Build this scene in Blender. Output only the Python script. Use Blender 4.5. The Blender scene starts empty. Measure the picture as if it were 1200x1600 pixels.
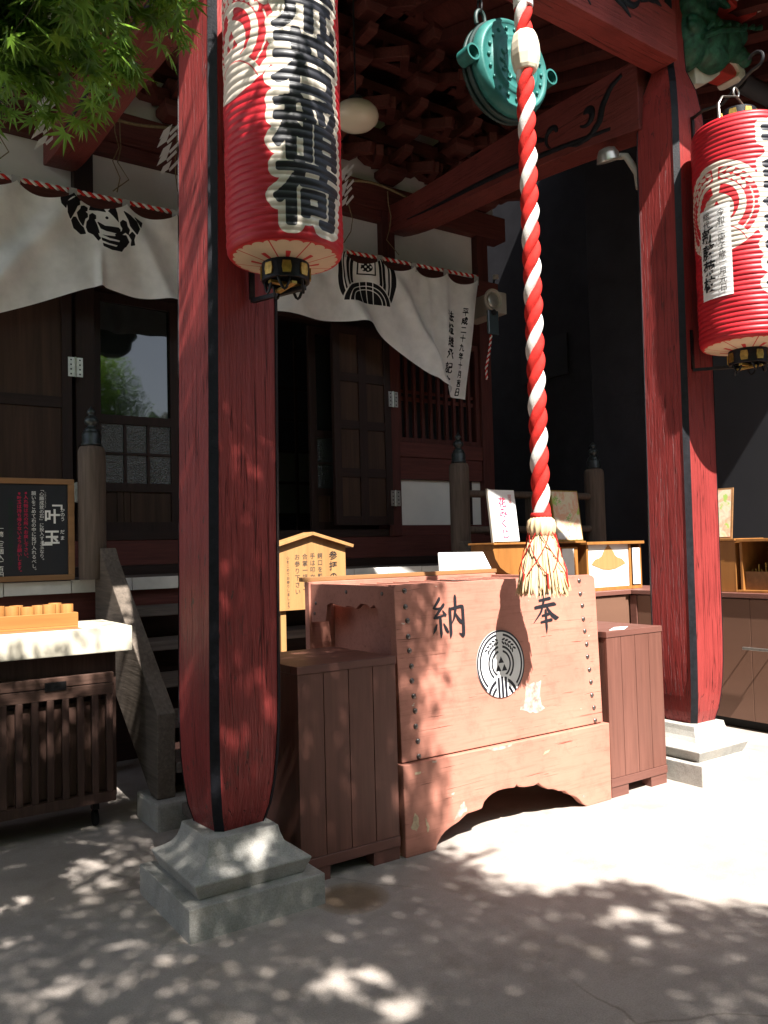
import bpy, bmesh, math, random
import numpy as np
from mathutils import Vector, Matrix

random.seed(7)
RNG = np.random.default_rng(11)
SC = bpy.context.scene
COL = SC.collection
PI = math.pi

# ------------------------------------------------------------------ camera, world, sun, exposure
cam = bpy.data.cameras.new('camera')
cam.sensor_fit = 'VERTICAL'
cam.sensor_height = 36.0
cam.lens = 1281.0 / 1600.0 * 36.0
cam.clip_start = 0.05
cam.clip_end = 500
CAM = bpy.data.objects.new('camera', cam)
COL.objects.link(CAM)
yaw, pitch, roll = 0.6005, 0.0462, -0.0258
F = Vector((math.sin(yaw) * math.cos(pitch), math.cos(yaw) * math.cos(pitch), math.sin(pitch)))
R0 = Vector((math.cos(yaw), -math.sin(yaw), 0))
U0 = R0.cross(F)
Rv = math.cos(roll) * R0 + math.sin(roll) * U0
Uv = -math.sin(roll) * R0 + math.cos(roll) * U0
CAM.matrix_world = Matrix(((Rv.x, Uv.x, -F.x, 0), (Rv.y, Uv.y, -F.y, 0), (Rv.z, Uv.z, -F.z, 1.5), (0, 0, 0, 1)))
SC.camera = CAM

SUN_A, SUN_K = 0.16, 1.32                      # light travels along (SUN_A, 1, -SUN_K)
W = bpy.data.worlds.new('World')
SC.world = W
W.use_nodes = True
wn = W.node_tree.nodes
wl = W.node_tree.links
wn.clear()
sky = wn.new('ShaderNodeTexSky')
sky.sky_type = 'NISHITA'
sky.sun_disc = False
sky.sun_elevation = math.atan(SUN_K / math.hypot(SUN_A, 1))
sky.sun_rotation = math.radians(186.8)
bg = wn.new('ShaderNodeBackground')
bg.inputs['Strength'].default_value = 0.078
wo = wn.new('ShaderNodeOutputWorld')
hs = wn.new('ShaderNodeHueSaturation')
hs.inputs['Saturation'].default_value = 0.55
wl.new(sky.outputs[0], hs.inputs['Color'])
wl.new(hs.outputs[0], bg.inputs[0])
wl.new(bg.outputs[0], wo.inputs[0])
sun = bpy.data.lights.new('sun', 'SUN')
sun.energy = 5.0
sun.angle = math.radians(0.53)
sun.color = (1.0, 0.955, 0.89)
SUN = bpy.data.objects.new('sun', sun)
COL.objects.link(SUN)
SUN.rotation_euler = Vector((SUN_A, 1, -SUN_K)).to_track_quat('-Z', 'Y').to_euler()
SUN.location = (0, -6, 12)
SC.view_settings.view_transform = 'Standard'
SC.view_settings.look = 'None'
SC.view_settings.exposure = 1.78
SC.view_settings.gamma = 1
SC.cycles.max_bounces = 8
SC.cycles.use_denoising = True


# ------------------------------------------------------------------ materials
def lin(r, g, b):
    def c(x):
        x /= 255.0
        return x / 12.92 if x <= 0.04045 else ((x + 0.055) / 1.055) ** 2.4
    return (c(r), c(g), c(b))


def scl(c, k):
    return (min(c[0] * k, 1), min(c[1] * k, 1), min(c[2] * k, 1), 1)


class NT:
    """small helper around a material's node tree"""
    def __init__(s, name):
        s.m = bpy.data.materials.new(name)
        s.m.use_nodes = True
        s.t = s.m.node_tree
        s.p = s.t.nodes['Principled BSDF']
        s.tc = s.t.nodes.new('ShaderNodeTexCoord').outputs['Object']

    def n(s, typ, **kw):
        nd = s.t.nodes.new(typ)
        for k, v in kw.items():
            setattr(nd, k, v)
        return nd

    def link(s, a, b):
        s.t.links.new(a, b)

    def mapping(s, sc):
        mp = s.n('ShaderNodeMapping')
        mp.inputs['Scale'].default_value = sc
        s.link(s.tc, mp.inputs[0])
        return mp.outputs[0]

    def noise(s, sc=(1, 1, 1), scale=5, detail=4, rough=0.55, dist=0.0):
        nd = s.n('ShaderNodeTexNoise')
        nd.inputs['Scale'].default_value = scale
        nd.inputs['Detail'].default_value = detail
        nd.inputs['Roughness'].default_value = rough
        nd.inputs['Distortion'].default_value = dist
        s.link(s.mapping(sc), nd.inputs['Vector'])
        return nd.outputs['Fac']

    def ramp(s, fac, stops):
        r = s.n('ShaderNodeValToRGB')
        el = r.color_ramp.elements
        while len(el) < len(stops):
            el.new(0.5)
        for e, (p, c) in zip(el, stops):
            e.position = p
            e.color = c if len(c) == 4 else (*c, 1)
        s.link(fac, r.inputs[0])
        return r.outputs[0]

    def mix(s, fac, a, b, mode='MIX'):
        m = s.n('ShaderNodeMix', data_type='RGBA', blend_type=mode)
        if isinstance(fac, float):
            m.inputs[0].default_value = fac
        else:
            s.link(fac, m.inputs[0])
        for sock, val in ((m.inputs[6], a), (m.inputs[7], b)):
            if isinstance(val, tuple):
                sock.default_value = val if len(val) == 4 else (*val, 1)
            else:
                s.link(val, sock)
        return m.outputs[2]

    def bump(s, h, strength=0.3, dist=0.01, prev=None):
        b = s.n('ShaderNodeBump')
        b.inputs['Strength'].default_value = strength
        b.inputs['Distance'].default_value = dist
        s.link(h, b.inputs['Height'])
        if prev is not None:
            s.link(prev, b.inputs['Normal'])
        s.link(b.outputs[0], s.p.inputs['Normal'])
        return b.outputs[0]

    def col(s, c):
        if isinstance(c, tuple):
            s.p.inputs['Base Color'].default_value = c if len(c) == 4 else (*c, 1)
        else:
            s.link(c, s.p.inputs['Base Color'])

    def set(s, rough=0.6, spec=0.5, metal=0.0):
        s.p.inputs['Roughness'].default_value = rough
        s.p.inputs['Specular IOR Level'].default_value = spec
        s.p.inputs['Metallic'].default_value = metal


def plain(name, c, rough=0.6, var=0.18, scale=6, bump=0.15, bscale=60, spec=0.4, metal=0.0, stretch=(1, 1, 1)):
    t = NT(name)
    f = t.noise(stretch, scale, 5)
    t.col(t.ramp(f, [(0.25, scl(c, 1 - var)), (0.75, scl(c, 1 + var))]))
    t.set(rough, spec, metal)
    if bump:
        t.bump(t.noise(stretch, bscale, 3), bump, 0.004)
    return t.m


def wood(name, c, axis='z', rough=0.6, var=0.3, bump=0.3, spec=0.3, fine=55):
    st = {'x': (0.06, 1, 1), 'y': (1, 0.06, 1), 'z': (1, 1, 0.06)}[axis]
    t = NT(name)
    a = t.noise(st, fine, 4, 0.6, 0.4)
    b = t.noise(st, 7, 3)
    c1 = t.ramp(a, [(0.3, scl(c, 1 - var)), (0.7, scl(c, 1 + var * 0.6))])
    c2 = t.ramp(b, [(0.3, (0.78, 0.76, 0.74, 1)), (0.7, (1, 1, 1, 1))])
    t.col(t.mix(1.0, c1, c2, 'MULTIPLY'))
    t.set(rough, spec)
    t.bump(a, bump, 0.004)
    return t.m


def redpaint(name, c, axis='z', rough=0.42, wear=0.63):
    """weathered lacquer on timber: long grain, drying cracks, chips that show dark wood"""
    st = {'x': (0.09, 1, 1), 'y': (1, 0.09, 1), 'z': (1, 1, 0.09)}[axis]
    t = NT(name)
    big = t.noise((1, 1, 0.6), 2.6, 6, 0.65)
    faded = (min(c[0] * 1.22, 1), c[1] * 1.3, c[2] * 1.3)
    base = t.ramp(big, [(0.28, scl(c, 0.72)), (0.5, scl(c, 1.0)), (0.72, scl(faded, 1.0))])
    g = t.noise(st, 46, 5, 0.65, 0.25)
    base = t.mix(1.0, base, t.ramp(g, [(0.3, (0.86, 0.85, 0.85, 1)), (0.5, (1, 1, 1, 1))]), 'MULTIPLY')
    chipn = t.noise(tuple(0.3 if v < 1 else 1 for v in st), 34, 4, 0.6)
    chip = t.ramp(chipn, [(wear + 0.065, (0, 0, 0, 1)), (wear + 0.085, (1, 1, 1, 1))])
    area = t.ramp(t.noise((1, 1, 0.6), 1.7, 2), [(0.5, (0, 0, 0, 1)), (0.62, (1, 1, 1, 1))])
    cm = t.mix(1.0, chip, area, 'MULTIPLY')
    crackn = t.noise({'x': (0.02, 1, 1), 'y': (1, 0.02, 1), 'z': (1, 1, 0.02)}[axis], 30, 2, 0.45, 0.2)
    crack = t.ramp(crackn, [(0.490, (1, 1, 1, 1)), (0.5, (0.22, 0.18, 0.18, 1)), (0.510, (1, 1, 1, 1))])
    base = t.mix(1.0, base, crack, 'MULTIPLY')
    t.col(t.mix(cm, base, scl(lin(70, 48, 42), 1)))
    t.set(rough, 0.28)
    n1 = t.bump(g, 0.9, 0.007)
    n2 = t.bump(crack, 0.7, 0.005, n1)
    t.bump(t.noise(st, 170, 2), 0.4, 0.003, n2)
    return t.m


M = {}
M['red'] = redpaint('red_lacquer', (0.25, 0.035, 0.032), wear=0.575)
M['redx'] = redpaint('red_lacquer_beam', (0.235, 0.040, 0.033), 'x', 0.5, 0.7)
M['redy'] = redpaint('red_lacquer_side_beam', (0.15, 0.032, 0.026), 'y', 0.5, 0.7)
M['black'] = plain('black_lacquer', (0.010, 0.010, 0.013), 0.5, 0.5, 30, 0.35, 120, 0.22)
M['blackmat'] = plain('black_paint', (0.032, 0.031, 0.036), 0.7, 0.2, 4, 0.5, 120, 0.2)
M['box'] = None
M['darkred'] = wood('old_red_timber', (0.125, 0.034, 0.027), 'x', 0.6, 0.3, 0.2)
M['darkredz'] = wood('old_red_timber_upright', (0.095, 0.025, 0.020), 'z', 0.6, 0.3, 0.2)
M['brown'] = wood('dark_brown_timber', (0.028, 0.012, 0.009), 'z', 0.55, 0.35, 0.25)
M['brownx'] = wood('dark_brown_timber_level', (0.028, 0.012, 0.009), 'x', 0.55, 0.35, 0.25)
M['panelwood'] = wood('aged_door_panel_wood', (0.060, 0.030, 0.018), 'z', 0.6, 0.45, 0.25, 0.3, 18)
M['grey'] = wood('weathered_grey_timber', (0.115, 0.085, 0.066), 'z', 0.75, 0.35, 0.35)
M['greyy'] = wood('weathered_grey_timber_slope', (0.135, 0.108, 0.086), 'y', 0.75, 0.35, 0.35)
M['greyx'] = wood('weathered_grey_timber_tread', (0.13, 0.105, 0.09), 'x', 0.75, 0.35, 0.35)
M['plaster'] = plain('white_plaster', (0.76, 0.73, 0.68), 0.85, 0.08, 3, 0.1, 90, 0.2)
M['whitepaint'] = plain('white_painted_end_grain', (0.62, 0.60, 0.56), 0.7, 0.12, 9, 0.2, 60, 0.3)
M['conc'] = None
M['cab'] = wood('brown_composite_planks', (0.165, 0.068, 0.050), 'z', 0.5, 0.22, 0.12, 0.4, 38)
M['cabx'] = wood('brown_composite_rail', (0.165, 0.068, 0.052), 'x', 0.5, 0.16, 0.1, 0.4, 38)
M['counter'] = plain('brown_counter_panel', (0.150, 0.078, 0.052), 0.45, 0.08, 5, 0.08, 40, 0.4, 0, (0.2, 0.2, 1))
M['case'] = wood('honey_pine', (0.36, 0.150, 0.038), 'z', 0.45, 0.2, 0.1, 0.45, 25)
M['sign'] = wood('pale_cypress', (0.42, 0.225, 0.088), 'z', 0.5, 0.18, 0.1, 0.4, 22)
M['frame'] = wood('oak_frame', (0.28, 0.145, 0.060), 'x', 0.5, 0.2, 0.1, 0.4, 30)
M['tray'] = wood('tray_wood', (0.38, 0.150, 0.038), 'x', 0.5, 0.2, 0.1, 0.4, 25)
M['cup'] = wood('cup_wood', (0.42, 0.19, 0.055), 'z', 0.5, 0.2, 0.1, 0.4, 30)
M['whitetop'] = plain('cream_laminate', (0.60, 0.55, 0.44), 0.4, 0.06, 4, 0.03, 40, 0.4)
M['paper'] = plain('white_paper', (0.75, 0.74, 0.72), 0.8, 0.04, 6, 0.03, 50, 0.2)
M['iron'] = plain('black_iron', (0.022, 0.021, 0.022), 0.45, 0.4, 40, 0.3, 150, 0.5, 0.6)
M['steel'] = plain('bright_hook_steel', (0.45, 0.43, 0.40), 0.35, 0.2, 40, 0.1, 100, 0.5, 0.9)
M['stud'] = plain('round_iron_stud', (0.16, 0.135, 0.125), 0.35, 0.3, 60, 0.2, 200, 0.5, 0.8)
M['bronze'] = plain('aged_bronze_cap', (0.035, 0.042, 0.042), 0.38, 0.35, 25, 0.2, 80, 0.5, 0.5)
M['gold'] = plain('brass_fitting', (0.42, 0.27, 0.07), 0.4, 0.4, 50, 0.2, 120, 0.5, 0.8)
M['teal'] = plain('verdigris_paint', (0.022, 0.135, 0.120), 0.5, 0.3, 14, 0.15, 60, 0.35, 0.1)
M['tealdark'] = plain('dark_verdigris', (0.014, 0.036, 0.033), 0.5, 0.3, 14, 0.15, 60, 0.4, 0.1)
M['ropered'] = plain('red_rope_cloth', (0.54, 0.028, 0.022), 0.8, 0.3, 22, 1.0, 240, 0.15)
M['ropewhite'] = plain('white_rope_cloth', (0.72, 0.70, 0.66), 0.8, 0.14, 22, 1.0, 240, 0.15)
M['bead'] = plain('pale_wooden_bead', (0.70, 0.62, 0.48), 0.5, 0.06, 12, 0.1, 60, 0.4)
M['hemp'] = plain('straw_hemp', (0.62, 0.47, 0.28), 0.8, 0.3, 60, 0.2, 200, 0.2, 0, (1, 1, 0.05))
M['straw'] = plain('rice_straw', (0.20, 0.15, 0.08), 0.85, 0.3, 60, 0.3, 200, 0.2)
M['ink'] = plain('black_ink', (0.011, 0.011, 0.015), 0.5, 0.25, 30, 0.0, 60, 0.4)
M['inkwash'] = plain('soft_black_ink', (0.045, 0.04, 0.04), 0.7, 0.4, 60, 0.0, 60, 0.2)
M['inkred'] = plain('crimson_ink', (0.52, 0.02, 0.08), 0.7, 0.1, 30, 0.0, 60, 0.2)
M['inkfade'] = plain('faded_red_ink', (0.60, 0.18, 0.20), 0.7, 0.1, 30, 0.0, 60, 0.2)
M['inkgreen'] = plain('dark_green_ink', (0.018, 0.045, 0.028), 0.7, 0.1, 30, 0.0, 60, 0.2)
M['inkwhite'] = plain('white_ink', (0.72, 0.72, 0.70), 0.7, 0.05, 30, 0.0, 60, 0.2)
M['inkgrey'] = plain('grey_ink', (0.30, 0.30, 0.33), 0.7, 0.1, 30, 0.0, 60, 0.2)
M['slate'] = plain('blackboard', (0.016, 0.017, 0.022), 0.45, 0.2, 5, 0.1, 60, 0.35)
M['glass'] = None
M['lampglass'] = plain('milk_glass', (0.62, 0.56, 0.44), 0.25, 0.03, 3, 0, 10, 0.5)
M['chrome'] = plain('lamp_reflector', (0.5, 0.48, 0.42), 0.3, 0.2, 20, 0.1, 40, 0.5, 0.7)
M['plastic'] = plain('beige_lamp_housing', (0.34, 0.31, 0.26), 0.5, 0.05, 5, 0.05, 60, 0.4)
M['darkglass'] = plain('tinted_lens', (0.05, 0.07, 0.08), 0.2, 0.1, 10, 0, 40, 0.6)
M['dragon'] = plain('dark_green_carving', (0.018, 0.085, 0.050), 0.5, 0.75, 22, 1.0, 40, 0.4)
M['dragonred'] = plain('vermilion_carving', (0.42, 0.035, 0.025), 0.5, 0.2, 14, 0.2, 60, 0.4)
M['ivory'] = plain('ivory_paint', (0.62, 0.57, 0.48), 0.55, 0.12, 14, 0.2, 60, 0.4)
M['slatdark'] = wood('stained_lattice_wood', (0.080, 0.044, 0.034), 'z', 0.5, 0.35, 0.2)
M['rubber'] = plain('black_rubber', (0.012, 0.012, 0.012), 0.7, 0.2, 20, 0.1, 60, 0.2)
M['bark'] = plain('maple_bark', (0.09, 0.07, 0.055), 0.9, 0.4, 14, 0.6, 40, 0.2, 0, (1, 1, 0.3))
M['gutter'] = plain('grey_gutter', (0.06, 0.06, 0.065), 0.45, 0.1, 6, 0.05, 60, 0.4)
M['chipwood'] = plain('bare_wood_chip', (0.42, 0.33, 0.22), 0.8, 0.35, 40, 0.3, 90, 0.2)
M['chipwhite'] = plain('white_undercoat_chip', (0.40, 0.30, 0.25), 0.8, 0.6, 34, 0.5, 90, 0.2)


def m_box():
    t = NT('faded_vermilion_box_paint')
    c = (0.43, 0.180, 0.130)
    b = t.noise((1, 1, 1), 2.0, 5)
    base = t.ramp(b, [(0.3, scl(c, 0.84)), (0.7, scl(c, 1.14))])
    gr = t.noise((0.05, 1, 1), 60, 4, 0.65, 0.3)
    base = t.mix(1.0, base, t.ramp(gr, [(0.32, (0.86, 0.84, 0.83, 1)), (0.5, (1, 1, 1, 1))]), 'MULTIPLY')
    cr = t.noise((0.03, 1, 1), 85, 3, 0.6, 0.5)
    crk = t.ramp(cr, [(0.665, (1, 1, 1, 1)), (0.70, (0.45, 0.38, 0.35, 1))])
    base = t.mix(1.0, base, crk, 'MULTIPLY')
    d = t.noise((1, 1, 1), 11, 6, 0.7)
    base = t.mix(1.0, base, t.ramp(d, [(0.3, (0.84, 0.8, 0.8, 1)), (0.5, (1, 1, 1, 1))]), 'MULTIPLY')
    chip = t.ramp(t.noise((0.5, 1, 1), 21, 5, 0.6), [(0.715, (0, 0, 0, 1)), (0.73, (1, 1, 1, 1))])
    t.col(t.mix(chip, base, (0.5, 0.42, 0.36, 1)))
    t.set(0.6, 0.35)
    n1 = t.bump(crk, 0.5, 0.004)
    t.bump(t.noise((0.06, 1, 1), 90, 3), 0.22, 0.003, n1)
    return t.m


def m_conc(name, c, ground=False):
    t = NT(name)
    a = t.noise((1, 1, 1), 1.1 if ground else 5, 7, 0.6)
    base = t.ramp(a, [(0.3, scl(c, 0.80)), (0.5, scl(c, 1.0)), (0.72, scl((c[0], c[1] * 0.97, c[2] * 0.93), 1.12))])
    s = t.noise((1, 1, 1), 140, 3, 0.7)
    base = t.mix(1.0, base, t.ramp(s, [(0.3, (0.78, 0.78, 0.78, 1)), (0.6, (1, 1, 1, 1))]), 'MULTIPLY')
    st = t.noise((1, 1, 1), 2.4, 7, 0.7, 0.2)
    base = t.mix(1.0, base, t.ramp(st, [(0.55, (1, 1, 1, 1)), (0.75, (0.80, 0.76, 0.70, 1))]), 'MULTIPLY')
    ag = t.noise((1, 1, 1), 420, 2, 0.6)
    base = t.mix(1.0, base, t.ramp(ag, [(0.36, (0.70, 0.70, 0.70, 1)), (0.46, (1, 1, 1, 1)), (0.62, (1, 1, 1, 1)), (0.72, (1.0, 1.0, 1.0, 1))]), 'MULTIPLY')
    mo = t.noise((1, 1, 1), 6.5, 6, 0.7)
    base = t.mix(1.0, base, t.ramp(mo, [(0.32, (0.84, 0.83, 0.82, 1)), (0.55, (1, 1, 1, 1))]), 'MULTIPLY')
    t.set(0.8, 0.3)
    n1 = t.bump(s, 0.35, 0.004)
    if ground:
        mp = t.n('ShaderNodeMapping')
        t.link(t.tc, mp.inputs[0])
        nz = t.n('ShaderNodeTexNoise')
        nz.inputs['Scale'].default_value = 1.6
        nz.inputs['Detail'].default_value = 6
        t.link(t.tc, nz.inputs['Vector'])
        add = t.mix(0.25, mp.outputs[0], nz.outputs['Color'], 'ADD')
        v = t.n('ShaderNodeTexVoronoi', feature='DISTANCE_TO_EDGE')
        v.inputs['Scale'].default_value = 0.45
        t.link(add, v.inputs['Vector'])
        crk = t.ramp(v.outputs['Distance'], [(0.0, (0.66, 0.64, 0.61, 1)), (0.0028, (1, 1, 1, 1))])
        gate = t.ramp(t.noise((1, 1, 1), 0.9, 2), [(0.48, (0, 0, 0, 1)), (0.62, (1, 1, 1, 1))])
        base = t.mix(1.0, base, t.mix(gate, (1, 1, 1, 1), crk), 'MULTIPLY')
        t.bump(crk, 0.15, 0.005, n1)
        dv = t.n('ShaderNodeVectorMath', operation='DISTANCE')          # brown water stain beside the stone base
        wob = t.mix(0.22, t.tc, t.n('ShaderNodeTexNoise').outputs['Color'], 'ADD')
        t.link(wob, dv.inputs[0])
        dv.inputs[1].default_value = (2.00, 3.20, 0.11)
        spot = t.ramp(dv.outputs['Value'], [(0.10, (0.62, 0.50, 0.38, 1)), (0.155, (0.86, 0.80, 0.72, 1)), (0.17, (1, 1, 1, 1))])
        base = t.mix(1.0, base, spot, 'MULTIPLY')
    else:
        t.bump(t.noise((1, 1, 1), 30, 4), 0.3, 0.006, n1)
    t.col(base)
    return t.m


def m_glass():
    t = NT('window_glass')
    t.col((0.012, 0.014, 0.014))
    t.set(0.03, 0.9)
    t.bump(t.noise((1, 1, 1), 3, 2), 0.06, 0.02)
    return t.m


def m_frost():
    t = NT('patterned_glass')
    t.col((0.035, 0.04, 0.04))
    t.set(0.12, 0.9)
    t.bump(t.noise((1, 1, 1), 90, 2), 0.7, 0.01)
    return t.m


def m_leaf(name, c, ctr):
    t = NT(name)
    oi = t.noise((1, 1, 1), 7, 2)
    colr = t.ramp(oi, [(0.3, scl(c, 0.7)), (0.7, scl(c, 1.35))])
    t.col(colr)
    t.set(0.45, 0.4)
    tr = t.n('ShaderNodeBsdfTranslucent')
    tr.inputs[0].default_value = (*ctr, 1)
    ms = t.n('ShaderNodeMixShader')
    ms.inputs[0].default_value = 0.45
    t.link(t.p.outputs[0], ms.inputs[1])
    t.link(tr.outputs[0], ms.inputs[2])
    t.link(ms.outputs[0], t.t.nodes['Material Output'].inputs[0])
    return t.m


def m_print(name, stages, base, rough=0.6, spec=0.3, sharp=900.0, bump=None, trans=0.0):
    """printed sheet: each stage (attribute, colour) covers the ones before it where its signed field is positive"""
    t = NT(name)
    var = t.noise((1, 1, 1), 9, 5)
    c = t.ramp(var, [(0.3, scl(base, 0.9)), (0.7, scl(base, 1.08))])
    for at, colr in stages:
        a = t.n('ShaderNodeAttribute', attribute_name=at)
        mm = t.n('ShaderNodeMath', operation='MULTIPLY_ADD', use_clamp=True)
        mm.inputs[1].default_value = sharp
        mm.inputs[2].default_value = 0.5
        t.link(a.outputs['Fac'], mm.inputs[0])
        c = t.mix(mm.outputs[0], c, (*colr, 1))
    t.col(c)
    t.set(rough, spec)
    if bump:
        t.bump(t.noise((1, 1, 1), bump[0], 3), bump[1], 0.003)
    if trans:
        tr = t.n('ShaderNodeBsdfTranslucent')
        t.link(c, tr.inputs[0])
        ms = t.n('ShaderNodeMixShader')
        ms.inputs[0].default_value = trans
        t.link(t.p.outputs[0], ms.inputs[1])
        t.link(tr.outputs[0], ms.inputs[2])
        t.link(ms.outputs[0], t.t.nodes['Material Output'].inputs[0])
    return t.m


M['box'] = m_box()
M['ground'] = m_conc('worn_concrete_paving', (0.39, 0.344, 0.308), True)
M['conc'] = m_conc('grey_cast_stone', (0.40, 0.385, 0.355))
M['glass'] = m_glass()
M['frost'] = m_frost()
M['leaf'] = m_leaf('maple_leaf', (0.065, 0.125, 0.022), (0.28, 0.50, 0.06))
M['hedge'] = m_leaf('evergreen_leaf', (0.030, 0.060, 0.018), (0.08, 0.16, 0.03))
M['lantern'] = m_print('lantern_paper', [('white', (0.70, 0.62, 0.52)), ('red2', (0.55, 0.028, 0.035)), ('inkf', (0.016, 0.016, 0.022))],
                       (0.50, 0.018, 0.028), 0.45, 0.4, 600.0, (60, 0.15), 0.12)
M['emblem'] = m_print('enamel_emblem', [('inkf', (0.012, 0.012, 0.018))], (0.74, 0.74, 0.74), 0.4, 0.4, 1500.0)
M['cloth'] = m_print('white_cotton_cloth', [('inkf', (0.014, 0.013, 0.015))], (0.82, 0.80, 0.78), 0.85, 0.15, 700.0, (260, 0.25), 0.15)
M['petal'] = m_print('lantern_end_paper', [('red2', (0.52, 0.03, 0.03))], (0.66, 0.50, 0.33), 0.6, 0.3, 600.0, (60, 0.1))
M['art'] = None


# ------------------------------------------------------------------ object helpers
WL = {}


def link(o, parent=None):
    COL.objects.link(o)
    if parent is not None:
        o.parent = parent
        o.location = -WL[parent]
        WL[o] = Vector((0, 0, 0))
    else:
        WL[o] = Vector(o.location)
    return o


def tag(o, label, cat, group=None, kind=None):
    o['label'] = label
    if cat:
        o['category'] = cat
    if group:
        o['group'] = group
    if kind:
        o['kind'] = kind
    return o


def thing(name, label, cat, loc=(0, 0, 0), group=None):
    o = bpy.data.objects.new(name, None)
    o.empty_display_size = 0.1
    o.location = loc
    link(o)
    return tag(o, label, cat, group, 'thing')


class MB:
    def __init__(s):
        s.v, s.f = [], []

    def add(s, vs, fs):
        b = len(s.v)
        s.v += [tuple(v) for v in vs]
        s.f += [tuple(i + b for i in f) for f in fs]
        return s

    def box(s, x0, x1, y0, y1, z0, z1):
        return s.add([(x0, y0, z0), (x1, y0, z0), (x1, y1, z0), (x0, y1, z0), (x0, y0, z1), (x1, y0, z1), (x1, y1, z1), (x0, y1, z1)],
                     [(0, 3, 2, 1), (4, 5, 6, 7), (0, 1, 5, 4), (1, 2, 6, 5), (2, 3, 7, 6), (3, 0, 4, 7)])

    def frus(s, lo, hi):
        """box from a lower rectangle (x0,x1,y0,y1,z) to an upper one"""
        a, b = lo, hi
        return s.add([(a[0], a[2], a[4]), (a[1], a[2], a[4]), (a[1], a[3], a[4]), (a[0], a[3], a[4]),
                      (b[0], b[2], b[4]), (b[1], b[2], b[4]), (b[1], b[3], b[4]), (b[0], b[3], b[4])],
                     [(0, 3, 2, 1), (4, 5, 6, 7), (0, 1, 5, 4), (1, 2, 6, 5), (2, 3, 7, 6), (3, 0, 4, 7)])

    def beam(s, a, b, w, h, up=(0, 0, 1)):
        a, b = Vector(a), Vector(b)
        d = (b - a).normalized()
        sd = d.cross(Vector(up)).normalized()
        u = sd.cross(d)
        vs = []
        for p in (a, b):
            for i, j in ((-1, -1), (1, -1), (1, 1), (-1, 1)):
                vs.append(p + sd * (w / 2 * i) + u * (h / 2 * j))
        return s.add(vs, [(0, 1, 2, 3), (7, 6, 5, 4), (0, 4, 5, 1), (1, 5, 6, 2), (2, 6, 7, 3), (3, 7, 4, 0)])

    def prism(s, poly, o, u, v, depth):
        """polygon (in u, v from o) extruded by the vector depth"""
        o, u, v, d = Vector(o), Vector(u), Vector(v), Vector(depth)
        n = len(poly)
        lo = [o + u * p[0] + v * p[1] for p in poly]
        hi = [p + d for p in lo]
        fs = [tuple(range(n - 1, -1, -1)), tuple(range(n, 2 * n))]
        fs += [(i, (i + 1) % n, n + (i + 1) % n, n + i) for i in range(n)]
        return s.add(lo + hi, fs)

    def flat(s, poly, o, u, v):
        o, u, v = Vector(o), Vector(u), Vector(v)
        return s.add([o + u * p[0] + v * p[1] for p in poly], [tuple(range(len(poly)))])

    def tube(s, pts, r, n=8, flatx=1.0, caps=True):
        pts = [Vector(p) for p in pts]
        m = len(pts)
        rs = r if isinstance(r, (list, tuple)) else [r] * m
        t0 = (pts[1] - pts[0]).normalized()
        ref = Vector((0, 0, 1)) if abs(t0.z) < 0.9 else Vector((1, 0, 0))
        a = t0.cross(ref).normalized()
        vs, fs = [], []
        for i, p in enumerate(pts):
            t = (pts[min(i + 1, m - 1)] - pts[max(i - 1, 0)]).normalized()
            a = (a - t * a.dot(t)).normalized()
            b = t.cross(a)
            for k in range(n):
                th = 2 * PI * k / n
                vs.append(p + a * (math.cos(th) * rs[i]) + b * (math.sin(th) * rs[i] * flatx))
        for i in range(m - 1):
            for k in range(n):
                fs.append((i * n + k, i * n + (k + 1) % n, (i + 1) * n + (k + 1) % n, (i + 1) * n + k))
        if caps:
            fs.append(tuple(range(n - 1, -1, -1)))
            fs.append(tuple((m - 1) * n + k for k in range(n)))
        return s.add(vs, fs)

    def lathe(s, prof, o=(0, 0, 0), n=32, ax=(0, 0, 1), e1=(1, 0, 0), caps=True):
        o, ax, e1 = Vector(o), Vector(ax), Vector(e1)
        e2 = ax.cross(e1)
        vs, fs = [], []
        for r, z in prof:
            for k in range(n):
                th = 2 * PI * k / n
                vs.append(o + ax * z + (e1 * math.cos(th) + e2 * math.sin(th)) * r)
        m = len(prof)
        for i in range(m - 1):
            for k in range(n):
                fs.append((i * n + k, i * n + (k + 1) % n, (i + 1) * n + (k + 1) % n, (i + 1) * n + k))
        if caps:
            fs.append(tuple(range(n - 1, -1, -1)))
            fs.append(tuple((m - 1) * n + k for k in range(n)))
        return s.add(vs, fs)

    def ball(s, c, r, n=12, m=8, sc=(1, 1, 1)):
        prof = [(math.sin(PI * i / m) * r, -math.cos(PI * i / m) * r) for i in range(1, m)]
        b = len(s.v)
        s.lathe(prof, (0, 0, 0), n)
        for i in range(b, len(s.v)):
            v = s.v[i]
            s.v[i] = (c[0] + v[0] * sc[0], c[1] + v[1] * sc[1], c[2] + v[2] * sc[2])
        return s

    def build(s, name, mat, parent=None, smooth=False, bevel=0.0, seg=2, label=None, ang=0.6):
        me = bpy.data.meshes.new(name)
        me.from_pydata([tuple(v) for v in s.v], [], s.f)
        me.materials.append(mat)
        bm = bmesh.new()
        bm.from_mesh(me)
        bmesh.ops.recalc_face_normals(bm, faces=bm.faces)
        if bevel:
            es = [e for e in bm.edges if len(e.link_faces) == 2 and e.calc_face_angle(0) > ang]
            bmesh.ops.bevel(bm, geom=es, offset=bevel, segments=seg, affect='EDGES', profile=0.6, clamp_overlap=True)
        bm.to_mesh(me)
        bm.free()
        if smooth:
            me.polygons.foreach_set('use_smooth', [True] * len(me.polygons))
            if smooth != 'all':
                me.set_sharp_from_angle(angle=math.radians(38))
        o = bpy.data.objects.new(name, me)
        link(o, parent)
        if label:
            o['label'] = label
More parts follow.
